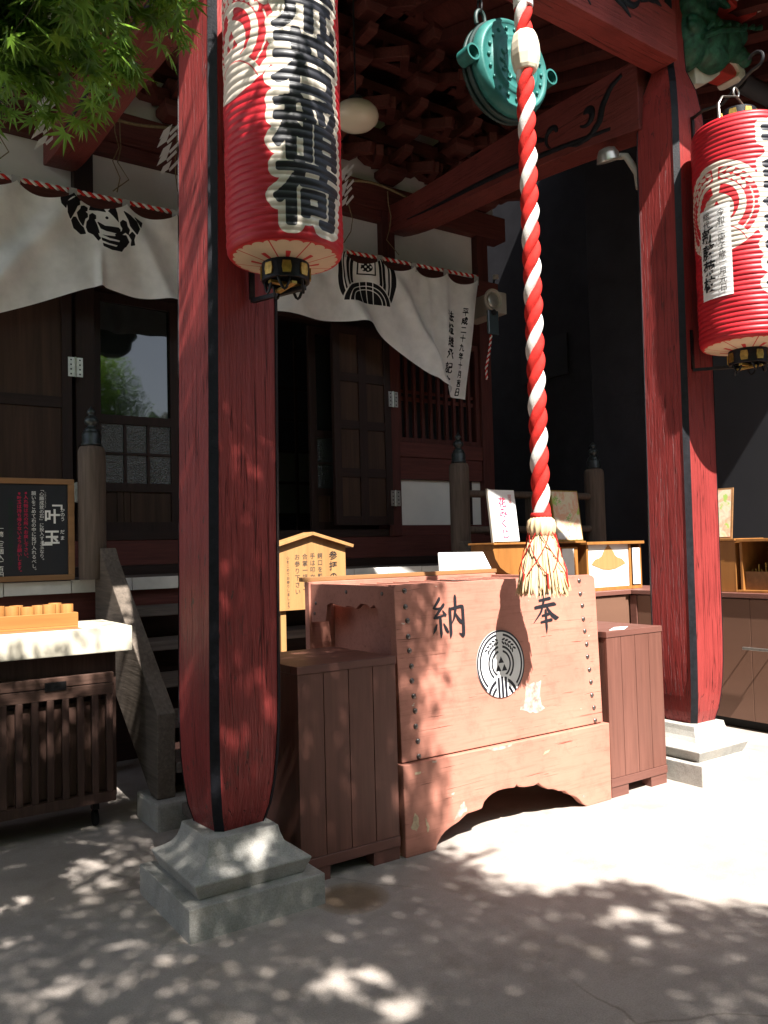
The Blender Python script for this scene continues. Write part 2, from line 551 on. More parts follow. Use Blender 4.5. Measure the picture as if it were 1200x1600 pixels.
        return o


def np_mesh(name, V, FQ, mat, parent=None, attrs=None, smooth=True):
    """mesh from arrays, all faces with the same number of corners"""
    V = np.asarray(V, np.float32)
    FQ = np.asarray(FQ, np.int32)
    k = FQ.shape[1]
    me = bpy.data.meshes.new(name)
    me.vertices.add(len(V))
    me.vertices.foreach_set('co', V.ravel())
    me.loops.add(FQ.size)
    me.loops.foreach_set('vertex_index', FQ.ravel())
    me.polygons.add(len(FQ))
    me.polygons.foreach_set('loop_start', np.arange(0, FQ.size, k, dtype=np.int32))
    me.polygons.foreach_set('loop_total', np.full(len(FQ), k, np.int32))
    me.update(calc_edges=True)
    if smooth:
        me.polygons.foreach_set('use_smooth', np.ones(len(FQ), bool))
    me.materials.append(mat)
    for a, val in (attrs or {}).items():
        at = me.attributes.new(a, 'FLOAT', 'POINT')
        at.data.foreach_set('value', np.asarray(val, np.float32).ravel())
    me.validate()
    o = bpy.data.objects.new(name, me)
    link(o, parent)
    return o


def grid_faces(nu, nv, wrap=False):
    i = np.arange(nv - 1)[:, None]
    j = np.arange(nu if wrap else nu - 1)[None, :]
    a = i * nu + j
    b = i * nu + (j + 1) % nu
    return np.stack([a, b, b + nu, a + nu], -1).reshape(-1, 4)


# ------------------------------------------------------------------ lettering
_TC = {}


def glyphs(body, bold=0.0, line=1.0, align='CENTER'):
    key = (body, bold, line, align)
    if key in _TC:
        return _TC[key]
    cu = bpy.data.curves.new('t', 'FONT')
    cu.body = body
    cu.align_x = align
    cu.space_line = line
    cu.offset = bold
    cu.resolution_u = 3
    o = bpy.data.objects.new('t', cu)
    COL.objects.link(o)
    dg = bpy.context.evaluated_depsgraph_get()
    dg.update()
    me = bpy.data.meshes.new_from_object(o.evaluated_get(dg))
    v = np.array([(p.co.x, p.co.y) for p in me.vertices]).reshape(-1, 2)
    f = [tuple(p.vertices) for p in me.polygons]
    bpy.data.objects.remove(o)
    bpy.data.meshes.remove(me)
    bpy.data.curves.remove(cu)
    _TC[key] = (v, f)
    return v, f


def letter(body, o, u, v, size, mat, parent, bold=0.0, line=1.05, name='lettering', align='CENTER', wide=1.0):
    """column of characters: o is the centre of the top character's box, u points right and v up on the face"""
    o, u, v = Vector(o), Vector(u), Vector(v)
    g, f = glyphs('\n'.join(body), bold, line, align)
    mb = MB()
    mb.add([o + u * (p[0] * size * wide) + v * ((p[1] - 0.36) * size) for p in g], f)
    return mb.build(name, mat, parent)


def raster(body, size, X, Y, line=1.0, bold=0.0, wide=1.0):
    """boolean mask of a character column (centre of the top box at 0,0) on the regular grid X, Y"""
    g, f = glyphs('\n'.join(body), bold, line)
    P = np.stack([g[:, 0] * size * wide, (g[:, 1] - 0.36) * size], 1)
    xs, ys = X[0], Y[:, 0]
    out = np.zeros(X.shape, bool)
    for t in f:
        for k in range(1, len(t) - 1):
            a, b, c = P[t[0]], P[t[k]], P[t[k + 1]]
            lo = np.minimum(np.minimum(a, b), c)
            hi = np.maximum(np.maximum(a, b), c)
            i0, i1 = np.searchsorted(xs, lo[0]), np.searchsorted(xs, hi[0])
            j0, j1 = np.searchsorted(ys, lo[1]), np.searchsorted(ys, hi[1])
            if i1 <= i0 or j1 <= j0:
                continue
            x, y = X[j0:j1, i0:i1], Y[j0:j1, i0:i1]
            d1 = (b[0] - a[0]) * (y - a[1]) - (b[1] - a[1]) * (x - a[0])
            d2 = (c[0] - b[0]) * (y - b[1]) - (c[1] - b[1]) * (x - b[0])
            d3 = (a[0] - c[0]) * (y - c[1]) - (a[1] - c[1]) * (x - c[0])
            out[j0:j1, i0:i1] |= ((d1 >= 0) & (d2 >= 0) & (d3 >= 0)) | ((d1 <= 0) & (d2 <= 0) & (d3 <= 0))
    return out


def sdf(mask, hx, hy, rad):
    """signed distance (positive inside) from a mask, clipped at rad"""
    def dist(m):
        d = np.full(m.shape, rad)
        rx, ry = int(rad / hx) + 1, int(rad / hy) + 1
        pm = np.pad(m, ((ry, ry), (rx, rx)))
        H, Wd = m.shape
        for j in range(-ry, ry + 1):
            for i in range(-rx, rx + 1):
                q = math.hypot(i * hx, j * hy)
                if q < rad:
                    s = pm[ry + j:ry + j + H, rx + i:rx + i + Wd]
                    d = np.where(s & (d > q), q, d)
        return d
    return np.where(mask, dist(~mask) - (hx + hy) / 4, -dist(mask) + (hx + hy) / 4)


def psdf(poly, X, Y):
    """signed distance to a polygon, positive inside"""
    P = np.array(poly, float)
    d = np.full(X.shape, 1e9)
    ins = np.zeros(X.shape, bool)
    n = len(P)
    for i in range(n):
        a, b = P[i], P[(i + 1) % n]
        e = b - a
        t = np.clip(((X - a[0]) * e[0] + (Y - a[1]) * e[1]) / (e @ e + 1e-12), 0, 1)
        d = np.minimum(d, np.hypot(X - a[0] - t * e[0], Y - a[1] - t * e[1]))
        c = ((a[1] > Y) != (b[1] > Y)) & (X < (b[0] - a[0]) * (Y - a[1]) / (b[1] - a[1] + 1e-12) + a[0])
        ins ^= c
    return np.where(ins, d, -d)


def ell(X, Y, cx, cy, a, b, ang):
    c, s = math.cos(ang), math.sin(ang)
    x, y = (X - cx) * c + (Y - cy) * s, -(X - cx) * s + (Y - cy) * c
    return (1 - np.hypot(x / a, y / b)) * min(a, b)


def band(v, lo, hi):
    return np.minimum(v - lo, hi - v)


def crest_field(X, Y):
    """rice-ear crest in a unit circle: positive where the dark colour lies"""
    rho = np.hypot(X, Y)
    al = np.abs(np.degrees(np.arctan2(X, Y)))            # angle from the top
    dome_c = (0.0, -1.02)
    dr = np.hypot(X - dome_c[0], Y - dome_c[1])
    up = dr - 0.68                                       # outside the dome
    f = np.full(X.shape, -1.0)
    for lo, hi, gap in ((0.945, 1.0, 0), (0.83, 0.90, 9), (0.475, 0.545, 10), (0.345, 0.41, 14)):
        f = np.maximum(f, np.minimum(np.minimum(band(rho, lo, hi), up - 0.03), (al - gap) * 0.012 if gap else 1))
    for sgn in (-1, 1):                                  # rice ears
        for k in range(5):
            a = math.radians(12 + 10.5 * k) * sgn
            for rr, tw in ((0.735, 0.55), (0.625, -0.55)):
                cx, cy = rr * math.sin(a), rr * math.cos(a)
                f = np.maximum(f, ell(X, Y, cx, cy, 0.075, 0.032, (PI / 2 - a) + PI / 2 + tw * sgn))
    tri = lambda cx, cy, q: psdf([(cx - q, cy - q * 0.8), (cx + q, cy - q * 0.8), (cx, cy + q * 0.95)], X, Y)
    for cx, cy in ((0, 0.115), (-0.125, -0.125), (0.125, -0.125)):
        f = np.maximum(f, tri(cx, cy, 0.115))
    ind = np.minimum(0.64 - dr, 1.0 - rho)               # dome: bars in the middle, arcs at the sides
    bars = np.maximum.reduce([band(X, -0.20, -0.10), band(X, -0.05, 0.05), band(X, 0.10, 0.20)])
    arcs = np.where(np.abs(X) > 0.24, np.maximum(band(np.hypot(np.abs(X) - 0.0, Y + 1.05), 0.54, 0.64), band(np.hypot(np.abs(X) - 0.02, Y + 1.08), 0.38, 0.47)), -1)
    arcs = np.maximum(arcs, np.minimum(band(np.abs(X), 0.245, 0.33), -0.95 - Y))
    f = np.maximum(f, np.minimum(ind, np.maximum(np.where(np.abs(X) < 0.24, bars, -1), arcs)))
    return f


def lantern_crest(X, Y):
    """rice-ear crest of the lanterns: positive where the white disc is printed red"""
    rho = np.hypot(X, Y)
    al = np.abs(np.degrees(np.arctan2(X, Y)))
    dr = np.hypot(X, Y + 1.02)
    up = dr - 0.66
    f = np.minimum.reduce([band(rho, 0.60, 0.87), (al - 5) * 0.012, up - 0.05, (150 - al) * 0.01])
    f = np.where(al > 66, np.minimum(f, np.abs(rho - 0.745) - 0.014), f)
    for sgn in (-1, 1):
        for k in range(5):
            a = math.radians(13 + 11.0 * k) * sgn
            for rr, tw in ((0.805, 0.5), (0.675, -0.5)):
                f = np.minimum(f, -ell(X, Y, rr * math.sin(a), rr * math.cos(a), 0.088, 0.042, (PI / 2 - a) + PI / 2 + tw * sgn))
    th = 0.10 * np.clip((150 - al) / 110, 0.1, 1)
    f = np.maximum(f, np.minimum.reduce([th - np.abs(rho - 0.41), (al - 12) * 0.012, up - 0.06]))
    for cx, cy in ((0, 0.09), (-0.10, -0.10), (0.10, -0.10)):
        f = np.maximum(f, psdf([(cx - 0.085, cy - 0.07), (cx + 0.085, cy - 0.07), (cx, cy + 0.08)], X, Y))
    return np.maximum(f, np.minimum(0.012 - np.abs(dr - 0.62), 0.98 - rho))


UX, UY, UZ = Vector((1, 0, 0)), Vector((0, 1, 0)), Vector((0, 0, 1))

exec_parts = []
del exec_parts

# ------------------------------------------------------------------ ground
g = MB().flat([(-40, -40), (45, -40), (45, 45), (-40, 45)], (0, 0, 0), UX, UY).build('ground', M['ground'])
tag(g, 'worn pale concrete paving with hairline cracks in front of the shrine', None, None, 'structure')


# ------------------------------------------------------------------ porch pillars on stone bases
PZ = [0.325, 0.40, 0.50, 0.60, 0.72, 0.86, 1.6, 2.4, 3.2, 4.0, 4.2, 4.4, 4.6, 4.75, 4.9, 5.35]
PH = [0.118, 0.137, 0.150, 0.158, 0.163, 0.165, 0.165, 0.165, 0.165, 0.165, 0.165, 0.160, 0.134, 0.092, 0.086, 0.086]
LEAN = 0.014


def pillar(cx, cy, label, turn=0.0, k=1.0):
    t = thing('porch_pillar', label, 'pillar', (cx, cy, 0.325), 'red pillars of the shrine porch')
    c = 0.027
    ct_, st_ = math.cos(turn), math.sin(turn)
    ring = lambda h, z, e=0.0: [(cx + LEAN * (z - 0.3) + x * ct_ - y * st_, cy + x * st_ + y * ct_, z) for x, y in (
        (-h - e, -h + c - e), (-h + c - e, -h - e), (h - c + e, -h - e), (h + e, -h + c - e), (h + e, h - c + e), (h - c + e, h + e), (-h + c - e, h + e), (-h - e, h - c + e))]
    mb = MB()
    n = len(PZ)
    vs = [p for z, h in zip(PZ, PH) for p in ring(h * k, z)]
    fs = [(i * 8 + j, i * 8 + (j + 1) % 8, (i + 1) * 8 + (j + 1) % 8, (i + 1) * 8 + j) for i in range(n - 1) for j in range(8)]
    fs += [tuple(range(7, -1, -1)), tuple((n - 1) * 8 + j for j in range(8))]
    mb.add(vs, fs)
    mb.build('shaft', M['red'], t)
    for j in (0, 2, 4, 6):
        tr = MB()
        vs = []
        for z, h in zip(PZ, PH):
            r = ring(h * k, z, 0.0022)
            a, b = Vector(r[j]), Vector(r[(j + 1) % 8])
            ri = ring(h * k, z, -0.004)
            e = (b - a).normalized() * 0.003
            vs += [a - e, b + e, Vector(ri[(j + 1) % 8]), Vector(ri[j])]
        fs = [(i * 4 + q, i * 4 + (q + 1) % 4, (i + 1) * 4 + (q + 1) % 4, (i + 1) * 4 + q) for i in range(n - 1) for q in range(4)]
        fs += [(3, 2, 1, 0), tuple((n - 1) * 4 + q for q in range(4))]
        tr.add(vs, fs).build('edge_band', M['black'], t)
    return t


def stone_base(x0, y0, w, label):
    cx, cy = x0 + w / 2, y0 + w / 2
    t = thing('pillar_base', label, 'stone base', (cx, cy, 0), 'stone bases under the porch pillars')
    MB().box(x0, x0 + w, y0, y0 + w, -0.05, 0.1275).build('block', M['conc'], t, bevel=0.005)
    mb = MB()
    prof = [(0.235, 0.1275), (0.262, 0.190), (0.262, 0.197), (0.225, 0.215), (0.196, 0.235), (0.176, 0.262), (0.164, 0.295), (0.158, 0.325), (0.0, 0.3255)]
    hs = [(a, z) for a, z in prof if a > 0]
    vs = [(cx + sx * a, cy + sy * a, z) for a, z in hs for sx, sy in ((-1, -1), (1, -1), (1, 1), (-1, 1))]
    fs = [(i * 4 + q, i * 4 + (q + 1) % 4, (i + 1) * 4 + (q + 1) % 4, (i + 1) * 4 + q) for i in range(len(hs) - 1) for q in range(4)]
    fs += [(3, 2, 1, 0), tuple((len(hs) - 1) * 4 + q for q in range(4))]
    mb.add(vs, fs).build('flared_cap', M['conc'], t, bevel=0.004)
    return t


P1 = pillar(1.492, 3.450, 'weathered red square pillar with black edges behind the white and red lantern', math.radians(5.5), 1.04)
P2 = pillar(4.770, 3.425, 'sunlit red square pillar with black edges beside the brown counter', k=1.03)
stone_base(1.1725, 3.112, 0.605, 'flared grey stone base in dappled shade under the nearer pillar')
stone_base(4.434, 3.112, 0.605, 'flared stone base bleached by full sun under the farther pillar')

# ------------------------------------------------------------------ paper lanterns


def lantern(cx, cy, z0, z1, r, label, text, tz, tsize, crest_phi, crest_z, paper=None):
    t = thing('paper_lantern', label, 'lantern', (cx, cy, z0), 'red paper lanterns on the porch pillars')
    nu, nv = 380, int((z1 - z0) / 0.0042)
    ph = np.linspace(-PI, PI, nu, endpoint=False)
    z = np.linspace(z0, z1, nv)
    PHI, Z = np.meshgrid(ph, z)
    U = PHI * r
    pitch = 0.031
    edge = np.clip(np.minimum(z - z0, z1 - z) / 0.05, 0, 1)
    rr = r - 0.012 * (1 - edge) ** 2 + 0.0075 * np.sqrt(np.abs(np.sin(PI * (z - z0) / pitch))) - 0.004
    rr = rr[:, None] + 0.0015 * np.sin(PHI * 5 + Z * 30)
    V = np.stack([cx + rr * np.sin(PHI), cy - rr * np.cos(PHI), Z], -1).reshape(-1, 3)
    hx, hy = U[0, 1] - U[0, 0], z[1] - z[0]
    rad = 0.055
    ms = np.zeros(U.shape, bool)
    zt = tz
    for ch, sz in zip(text, tsize):
        ms |= raster(ch, sz, U, Z - zt, wide=1.12)
        zt -= sz * 0.93
    sd = sdf(ms, hx, hy, rad)
    inkf = sd + 0.0108 * r / 0.24
    # white behind the letters and the crest disc
    cu_ = math.radians(crest_phi) * r
    CX = (U - cu_ + PI * r) % (2 * PI * r) - PI * r
    CY = Z - crest_z
    RC = 1.02 * r
    disc = RC - np.hypot(CX, CY)
    white = np.maximum(sd + 0.040 * r / 0.24, disc)
    red2 = np.minimum(lantern_crest(CX / RC, CY / RC) * RC, -(sd + 0.034 * r / 0.24))
    np_mesh('shade', V, grid_faces(nu, nv, True), M['lantern'], t, {'inkf': inkf, 'white': white, 'red2': red2})
    for nm, zz, sg in (('bottom_panel', z0, -1), ('top_panel', z1, 1)):
        na, nr = 240, 26
        al = np.linspace(-PI, PI, na, endpoint=False)
        q = np.linspace(1.0, 0.38, nr)
        A, Q = np.meshgrid(al, q)
        zz_ = zz + sg * 0.045 * (1 - Q) * (r / 0.24)
        rq = Q * (r - 0.012)
        V = np.stack([cx + rq * np.sin(A), cy - rq * np.cos(A), zz_], -1).reshape(-1, 3)
        sc = np.abs(np.cos(12 * A))
        red = np.maximum(Q - (0.90 + 0.055 * sc ** 0.6), (0.012 - np.abs((A * 8 / (2 * PI) + 0.5) % 1 - 0.5) * 2 * PI / 8 * Q))
        tick = np.minimum(0.62 - Q, 0.05 - np.abs((A * 8 / (2 * PI)) % 1 - 0.5) * 0.5)
        red = np.maximum(red, tick) * r
        np_mesh(nm, V, grid_faces(na, nr, True), M['petal'], t, {'red2': red})
    k = r / 0.238
    for nm, zz, sg in (('base_ring', z0 - 0.026 * k, -1), ('top_ring', z1 + 0.026 * k, 1)):
        h = sg * 0.075 * k
        MB().lathe([(0.088 * k, zz), (0.098 * k, zz), (0.100 * k, zz + h * 0.3), (0.098 * k, zz + h), (0.084 * k, zz + h), (0.080 * k, zz + h * 0.5)], (cx, cy, 0), 24).build(nm, M['black'], t, True)
        for i in range(8):
            a = 2 * PI * i / 8 + 0.35
            d = Vector((math.sin(a), -math.cos(a), 0))
            e = Vector((math.cos(a), math.sin(a), 0))
            c = Vector((cx, cy, zz + h * 0.52)) + d * 0.098 * k
            MB().prism([(-0.016 * k, -0.024 * k), (0.016 * k, -0.024 * k), (0.02 * k, 0), (0.016 * k, 0.024 * k), (-0.016 * k, 0.024 * k), (-0.02 * k, 0)], c, e, UZ, d * 0.006).build('gilt_plate', M['gold'], t)
    zb = z0 - 0.10 * k
    mb = MB()
    for i in range(5):                                   # knotted iron ties under the ring
        a = 2 * PI * i / 5 + 0.4
        p = [(cx + 0.085 * k * math.sin(a + q * 0.6) * (1 - 0.2 * q), cy - 0.085 * k * math.cos(a + q * 0.6) * (1 - 0.2 * q), zb - 0.05 * math.sin(q * PI)) for q in np.linspace(0, 1, 7)]
        MB().tube(p, 0.006, 6).build('iron_tie', M['iron'], t, True)
    mb = MB()
    mb.box(cx - 0.075 * k, cx + 0.075 * k, cy - 0.012, cy + 0.012, zb - 0.012, zb)
    mb.box(cx - 0.012, cx + 0.012, cy - 0.075 * k, cy + 0.075 * k, zb - 0.024, zb - 0.013)
    mb.build('cross_plate', M['gold'], t)
    top = z1 + 0.10 * k
    pts = [(cx - 0.17 * k, cy, z1 - 0.02), (cx - 0.17 * k, cy, z1 + 0.13), (cx - 0.13 * k, cy, z1 + 0.19), (cx, cy, z1 + 0.235), (cx + 0.13 * k, cy, z1 + 0.16), (cx + 0.17 * k, cy, z1 + 0.06), (cx + 0.17 * k, cy, z1 - 0.02)]
    MB().tube(pts, 0.009, 8, 0.5).build('handle', M['steel'], t, True)
    MB().tube([(cx + 0.03 * math.sin(a), cy, z1 + 0.262 + 0.03 * math.cos(a)) for a in np.linspace(PI, 2.75 * PI, 14)], 0.006, 6).build('hook', M['steel'], t, True)
    if paper:
        pphi, pz0, pz1, pw = paper
        nu2, nv2 = 24, 120
        ph = np.linspace(-pw / 2, pw / 2, nu2) / r + math.radians(pphi)
        z = np.linspace(pz0, pz1, nv2)
        A, Z2 = np.meshgrid(ph, z)
        rr2 = r + 0.006 + 0.0015 * np.abs(np.sin(PI * (Z2 - z0) / pitch))
        V = np.stack([cx + rr2 * np.sin(A), cy - rr2 * np.cos(A), Z2], -1).reshape(-1, 3)
        pp = np_mesh('paper_slip', V, grid_faces(nu2, nv2), M['paper'], t)
        pp['label'] = 'white paper slip with brushed black names'

        def curved(body, uu, zz, size, bold, mat):
            gv, gf = glyphs('\n'.join(body), bold, 1.04)
            vs = []
            for p in gv:
                a = math.radians(pphi) + (uu + p[0] * size) / r
                vs.append((cx + (r + 0.011) * math.sin(a), cy - (r + 0.011) * math.cos(a), zz + (p[1] - 0.36) * size))
            MB().add(vs, gf).build('lettering', mat, t)
        curved('総代', -0.048, pz1 - 0.045, 0.052, 0.0, M['ink'])
        curved('新藤菊枝', -0.042, pz1 - 0.170, 0.098, 0.022, M['ink'])
        curved('令和二庚子歳一月元日', 0.052, pz1 - 0.05, 0.050, 0.004, M['inkwash'])
    return t


lantern(1.575, 2.975, 2.715, 3.965, 0.238, 'red and white paper lantern with black lettering in front of the nearer pillar', '荒若稲荷', 3.675,
        (0.28, 0.28, 0.28, 0.28), -84, 3.55)
lantern(4.845, 2.935, 2.735, 4.125, 0.285, 'bright red paper lantern with a white paper slip before the sunlit pillar', '納荒若稲荷', 4.02,
        (0.13, 0.30, 0.30, 0.30, 0.30), -88, 3.56, (-93, 3.005, 3.575, 0.215))


def lantern_bracket(t, cx, cy, z0, zt, px, py):
    """iron strap on the pillar face with an arm below the lantern, and a scrolled hanging arm above it"""
    mb = MB()
    mb.box(px - 0.012, px + 0.012, py - 0.012, py, z0 - 0.10, z0 + 0.16)
    mb.beam((px, py - 0.008, z0 - 0.105), (cx + 0.06, cy - 0.05, z0 - 0.125), 0.02, 0.018)
    mb.build('lower_bracket', M['iron'], t)
    mb = MB()
    mb.box(px + 0.1, px + 0.125, py - 0.014, py, zt - 0.02, zt + 0.24)
    pts = [(px + 0.11, py - 0.01, zt + 0.23), (px + 0.09, py - 0.10, zt + 0.235), (cx + 0.03, cy + 0.12, zt + 0.25), (cx + 0.02, cy, zt + 0.31), (cx + 0.02, cy - 0.10, zt + 0.36)]
    pts += [(cx + 0.02, cy - 0.13 - 0.05 * math.sin(a), zt + 0.415 - 0.05 * math.cos(a)) for a in np.linspace(0.2, 4.2, 10)]
    mb.tube(pts, 0.011, 8)
    mb.build('hanging_arm', M['iron'], t, True)


lantern_bracket(P1, 1.575, 2.975, 2.715, 3.965, 1.555, 3.260 + 0.002)
lantern_bracket(P2, 4.845, 2.935, 2.735, 4.125, 4.720, 3.255 + 0.002)

# ------------------------------------------------------------------ porch beams
fb = thing('porch_beam', 'red curved front beam with black scroll carving between the two pillars', 'beam', (3.15, 3.42, 4.68))
xs = np.linspace(1.58, 4.735, 33)
lo = [4.755 + 0.012 * math.cos((x - 3.15) * 2.0) for x in xs]
hi = [5.20 + 0.03 * (1 - ((x - 3.15) / 1.5) ** 2) - 0.10 * max(0, abs((x - 3.15) / 1.5) - 0.75) * 4 for x in xs]
MB().prism([(x, z) for x, z in zip(xs, lo)] + [(x, z) for x, z in zip(xs[::-1], hi[::-1])], (0, 3.275, 0), UX, UZ, (0, 0.20, 0)).build('timber', M['redx'], fb, bevel=0.008)


def curl(parent, P, pts, r, mat=None, name='scroll'):
    """raised brush-like scroll on a flat face: P maps (a, b) to the face, r is the half width at the fattest point"""
    q = np.array(pts, float)
    t = np.linspace(0, len(q) - 1, max(16, 3 * len(q)))
    q = np.stack([np.interp(t, range(len(q)), q[:, k]) for k in (0, 1)], 1)
    d = np.gradient(q, axis=0)
    d /= np.linalg.norm(d, axis=1, keepdims=True) + 1e-9
    nm_ = np.stack([-d[:, 1], d[:, 0]], 1)
    m = len(q)
    w = [r * (0.25 + 0.75 * math.sin(PI * min(1, 0.12 + 0.88 * i / (m - 1)))) for i in range(m)]
    n = (P(1, 0) if isinstance(P(1, 0), Vector) else Vector(P(1, 0))) - Vector(P(0, 0))
    n = n.cross(Vector(P(0, 1)) - Vector(P(0, 0))).normalized()
    if n.dot(Vector((0.6, 0.8, 0))) > 0:
        n = -n
    K = 7
    vs = []
    for i in range(m):
        for k in range(K):
            th = PI * k / (K - 1)
            o = q[i] + nm_[i] * (w[i] * math.cos(th))
            vs.append(Vector(P(*o)) + n * (0.012 * math.sin(th) * w[i] / r - 0.002))
    fs = [(i * K + k, i * K + k + 1, (i + 1) * K + k + 1, (i + 1) * K + k) for i in range(m - 1) for k in range(K - 1)]
    fs += [tuple(range(K)), tuple((m - 1) * K + k for k in range(K - 1, -1, -1))]
    return MB().add(vs, fs).build(name, mat or M['black'], parent, True)


def spiral(cx, cy, r0, r1, a0, a1, n=14):
    return [(cx + (r0 + (r1 - r0) * i / (n - 1)) * math.cos(a0 + (a1 - a0) * i / (n - 1)), cy + (r0 + (r1 - r0) * i / (n - 1)) * math.sin(a0 + (a1 - a0) * i / (n - 1))) for i in range(n)]


PF = lambda x, z: (x, 3.272, z + 0.15)
for m in (1, -1):
    X_ = lambda x: 3.15 + m * (x - 3.15)
    curl(fb, lambda x, z: PF(X_(x), z), [(2.9 + i * 0.06, 4.715 + 0.012 * abs(2.9 + i * 0.06 - 3.15)) for i in range(16)] + [(3.85, 4.70), (3.88, 4.665)], 0.028)
    curl(fb, lambda x, z: PF(X_(x), z), spiral(4.10, 4.90, 0.03, 0.09, 0.4, -4.2), 0.03)
    curl(fb, lambda x, z: PF(X_(x), z), spiral(4.24, 4.90, 0.04, 0.12, 2.2, 6.1), 0.034)
    curl(fb, lambda x, z: PF(X_(x), z), [(4.36, 4.87), (4.44, 4.92), (4.52, 4.93), (4.58, 4.91)], 0.028)
    curl(fb, lambda x, z: PF(X_(x), z), [(4.05, 4.86), (4.12, 4.80), (4.2, 4.77), (4.26, 4.72)], 0.026)
    curl(fb, lambda x, z: PF(X_(x), z), [(4.06, 4.94), (3.98, 4.99), (3.92, 4.96), (3.95, 4.90)], 0.024)


def side_beam(x0, x1, dz, label, xf):
    t = thing('side_beam', label, 'beam', ((x0 + x1) / 2, 5.0, 4.3 + dz), 'arched beams joining the porch to the hall')
    ys = np.linspace(3.53, 6.62, 26)
    s = (ys - 3.53) / 3.09
    lo = 4.29 + 0.16 * s + 0.10 * np.sin(PI * s) + 0.16 * s ** 6 + dz
    hi = 4.79 + 0.05 * np.sin(PI * s) - 0.02 * s + dz + 0.1 * s ** 6
    MB().prism(list(zip(ys, lo)) + list(zip(ys[::-1], hi[::-1])), (x0, 0, 0), UY, UZ, (x1 - x0, 0, 0)).build('timber', M['redy'], t, bevel=0.008)
    P = lambda y, z: (xf, y, z + dz)
    curl(t, P, list(zip(ys[2:24:2], (lo - dz + 0.075)[2:24:2])), 0.024)
    curl(t, P, spiral(3.99, 4.60, 0.02, 0.085, 0.6, 5.6), 0.030)
    curl(t, P, [(3.66, 4.74), (3.76, 4.70), (3.84, 4.60), (3.87, 4.50), (3.96, 4.43), (4.09, 4.42), (4.2, 4.46)], 0.030)
    curl(t, P, spiral(4.32, 4.60, 0.03, 0.10, 3.0, -1.2), 0.024)
    curl(t, P, [(4.42, 4.60), (4.52, 4.64), (4.62, 4.60), (4.70, 4.63)], 0.026)
    curl(t, P, spiral(4.60, 4.68, 0.02, 0.07, 0.0, 4.2), 0.024)


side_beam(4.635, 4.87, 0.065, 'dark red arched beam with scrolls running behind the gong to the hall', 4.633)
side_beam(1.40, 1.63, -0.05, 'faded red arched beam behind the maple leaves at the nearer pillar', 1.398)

# carved nosings on the outer end of the front beam
dr = thing('dragon_carving', 'dark green carved dragon head with an open red mouth atop the farther pillar', 'carving', (5.3, 3.42, 5.1))
mb = MB()
rd = random.Random(5)
for c, r, s in (((5.02, 3.42, 5.05), 0.20, (0.8, 0.9, 1.1)), ((5.18, 3.40, 5.08), 0.21, (1.1, 0.9, 0.95)), ((5.34, 3.38, 5.12), 0.18, (1.25, 0.9, 0.8)),
                ((5.50, 3.37, 5.22), 0.13, (1.3, 0.9, 0.7)), ((5.06, 3.42, 5.32), 0.19, (0.9, 0.9, 0.9)), ((5.26, 3.40, 5.42), 0.17, (1.2, 0.9, 0.7)),
                ((5.46, 3.38, 5.52), 0.13, (1.4, 0.9, 0.6)), ((5.22, 3.36, 4.96), 0.14, (1.2, 0.9, 0.7)), ((5.56, 3.36, 5.10), 0.085, (1.3, 0.9, 0.7)),
                ((5.66, 3.36, 5.09), 0.065, (1.1, 0.9, 0.9)), ((4.98, 3.33, 5.22), 0.11, (1, 1, 1)), ((5.10, 3.29, 5.17), 0.08, (1.5, 0.8, 0.7)), ((5.00, 3.30, 5.40), 0.09, (1, 1, 1))):
    mb.ball(c, r, 20, 14, s)
for i in range(26):                                       # mane curls
    a = rd.uniform(0, 1)
    mb.ball((4.95 + rd.uniform(0, 0.42), 3.27 + rd.uniform(0, 0.05), 4.96 + rd.uniform(0, 0.48)), rd.uniform(0.03, 0.055), 10, 8, (1.5, 0.7, 0.8))
hd = mb.build('head', M['dragon'], dr, 'all')
md = hd.modifiers.new('remesh', 'REMESH')
md.mode = 'VOXEL'
md.voxel_size = 0.011
md.use_smooth_shade = True
mb = MB()
for i in range(7):
    s = i / 6
    mb.tube([(5.02 + 0.10 * i, 3.235 + 0.02 * math.sin(i), 5.03 + 0.035 * i), (5.06 + 0.10 * i, 3.215, 5.08 + 0.03 * i), (5.12 + 0.10 * i, 3.24, 5.07 + 0.035 * i)], [0.012, 0.02, 0.008], 8)
mb.tube([(4.98, 3.24, 4.97), (5.15, 3.215, 5.06), (5.35, 3.22, 5.14), (5.52, 3.25, 5.21)], [0.02, 0.022, 0.02, 0.012], 8)
mb.tube([(5.0, 3.24, 5.26), (5.15, 3.22, 5.30), (5.3, 3.23, 5.29)], [0.024, 0.026, 0.012], 8)
mb.build('mane_ridges', M['dragon'], dr, True)
pm = [(5.28, 5.33), (5.40, 5.30), (5.52, 5.30), (5.62, 5.34), (5.66, 5.42), (5.60, 5.50), (5.46, 5.51), (5.34, 5.45)]
MB().prism(pm, (0, 3.215, 0), UX, UZ, (0, 0.25, 0)).build('mouth', M['dragonred'], dr, bevel=0.015, smooth=True)
mb = MB()
for i in range(9):
    s = i / 8
    mb.ball((5.36 + 0.25 * s, 3.205, 5.365 + 0.02 * s), 0.016, 8, 6, (1, 0.8, 1.3))
mb.tube([(5.35, 3.205, 5.40), (5.44, 3.198, 5.455), (5.54, 3.198, 5.465), (5.62, 3.205, 5.43), (5.65, 3.21, 5.37)], 0.014, 8)
mb.build('teeth', M['ivory'], dr, True)

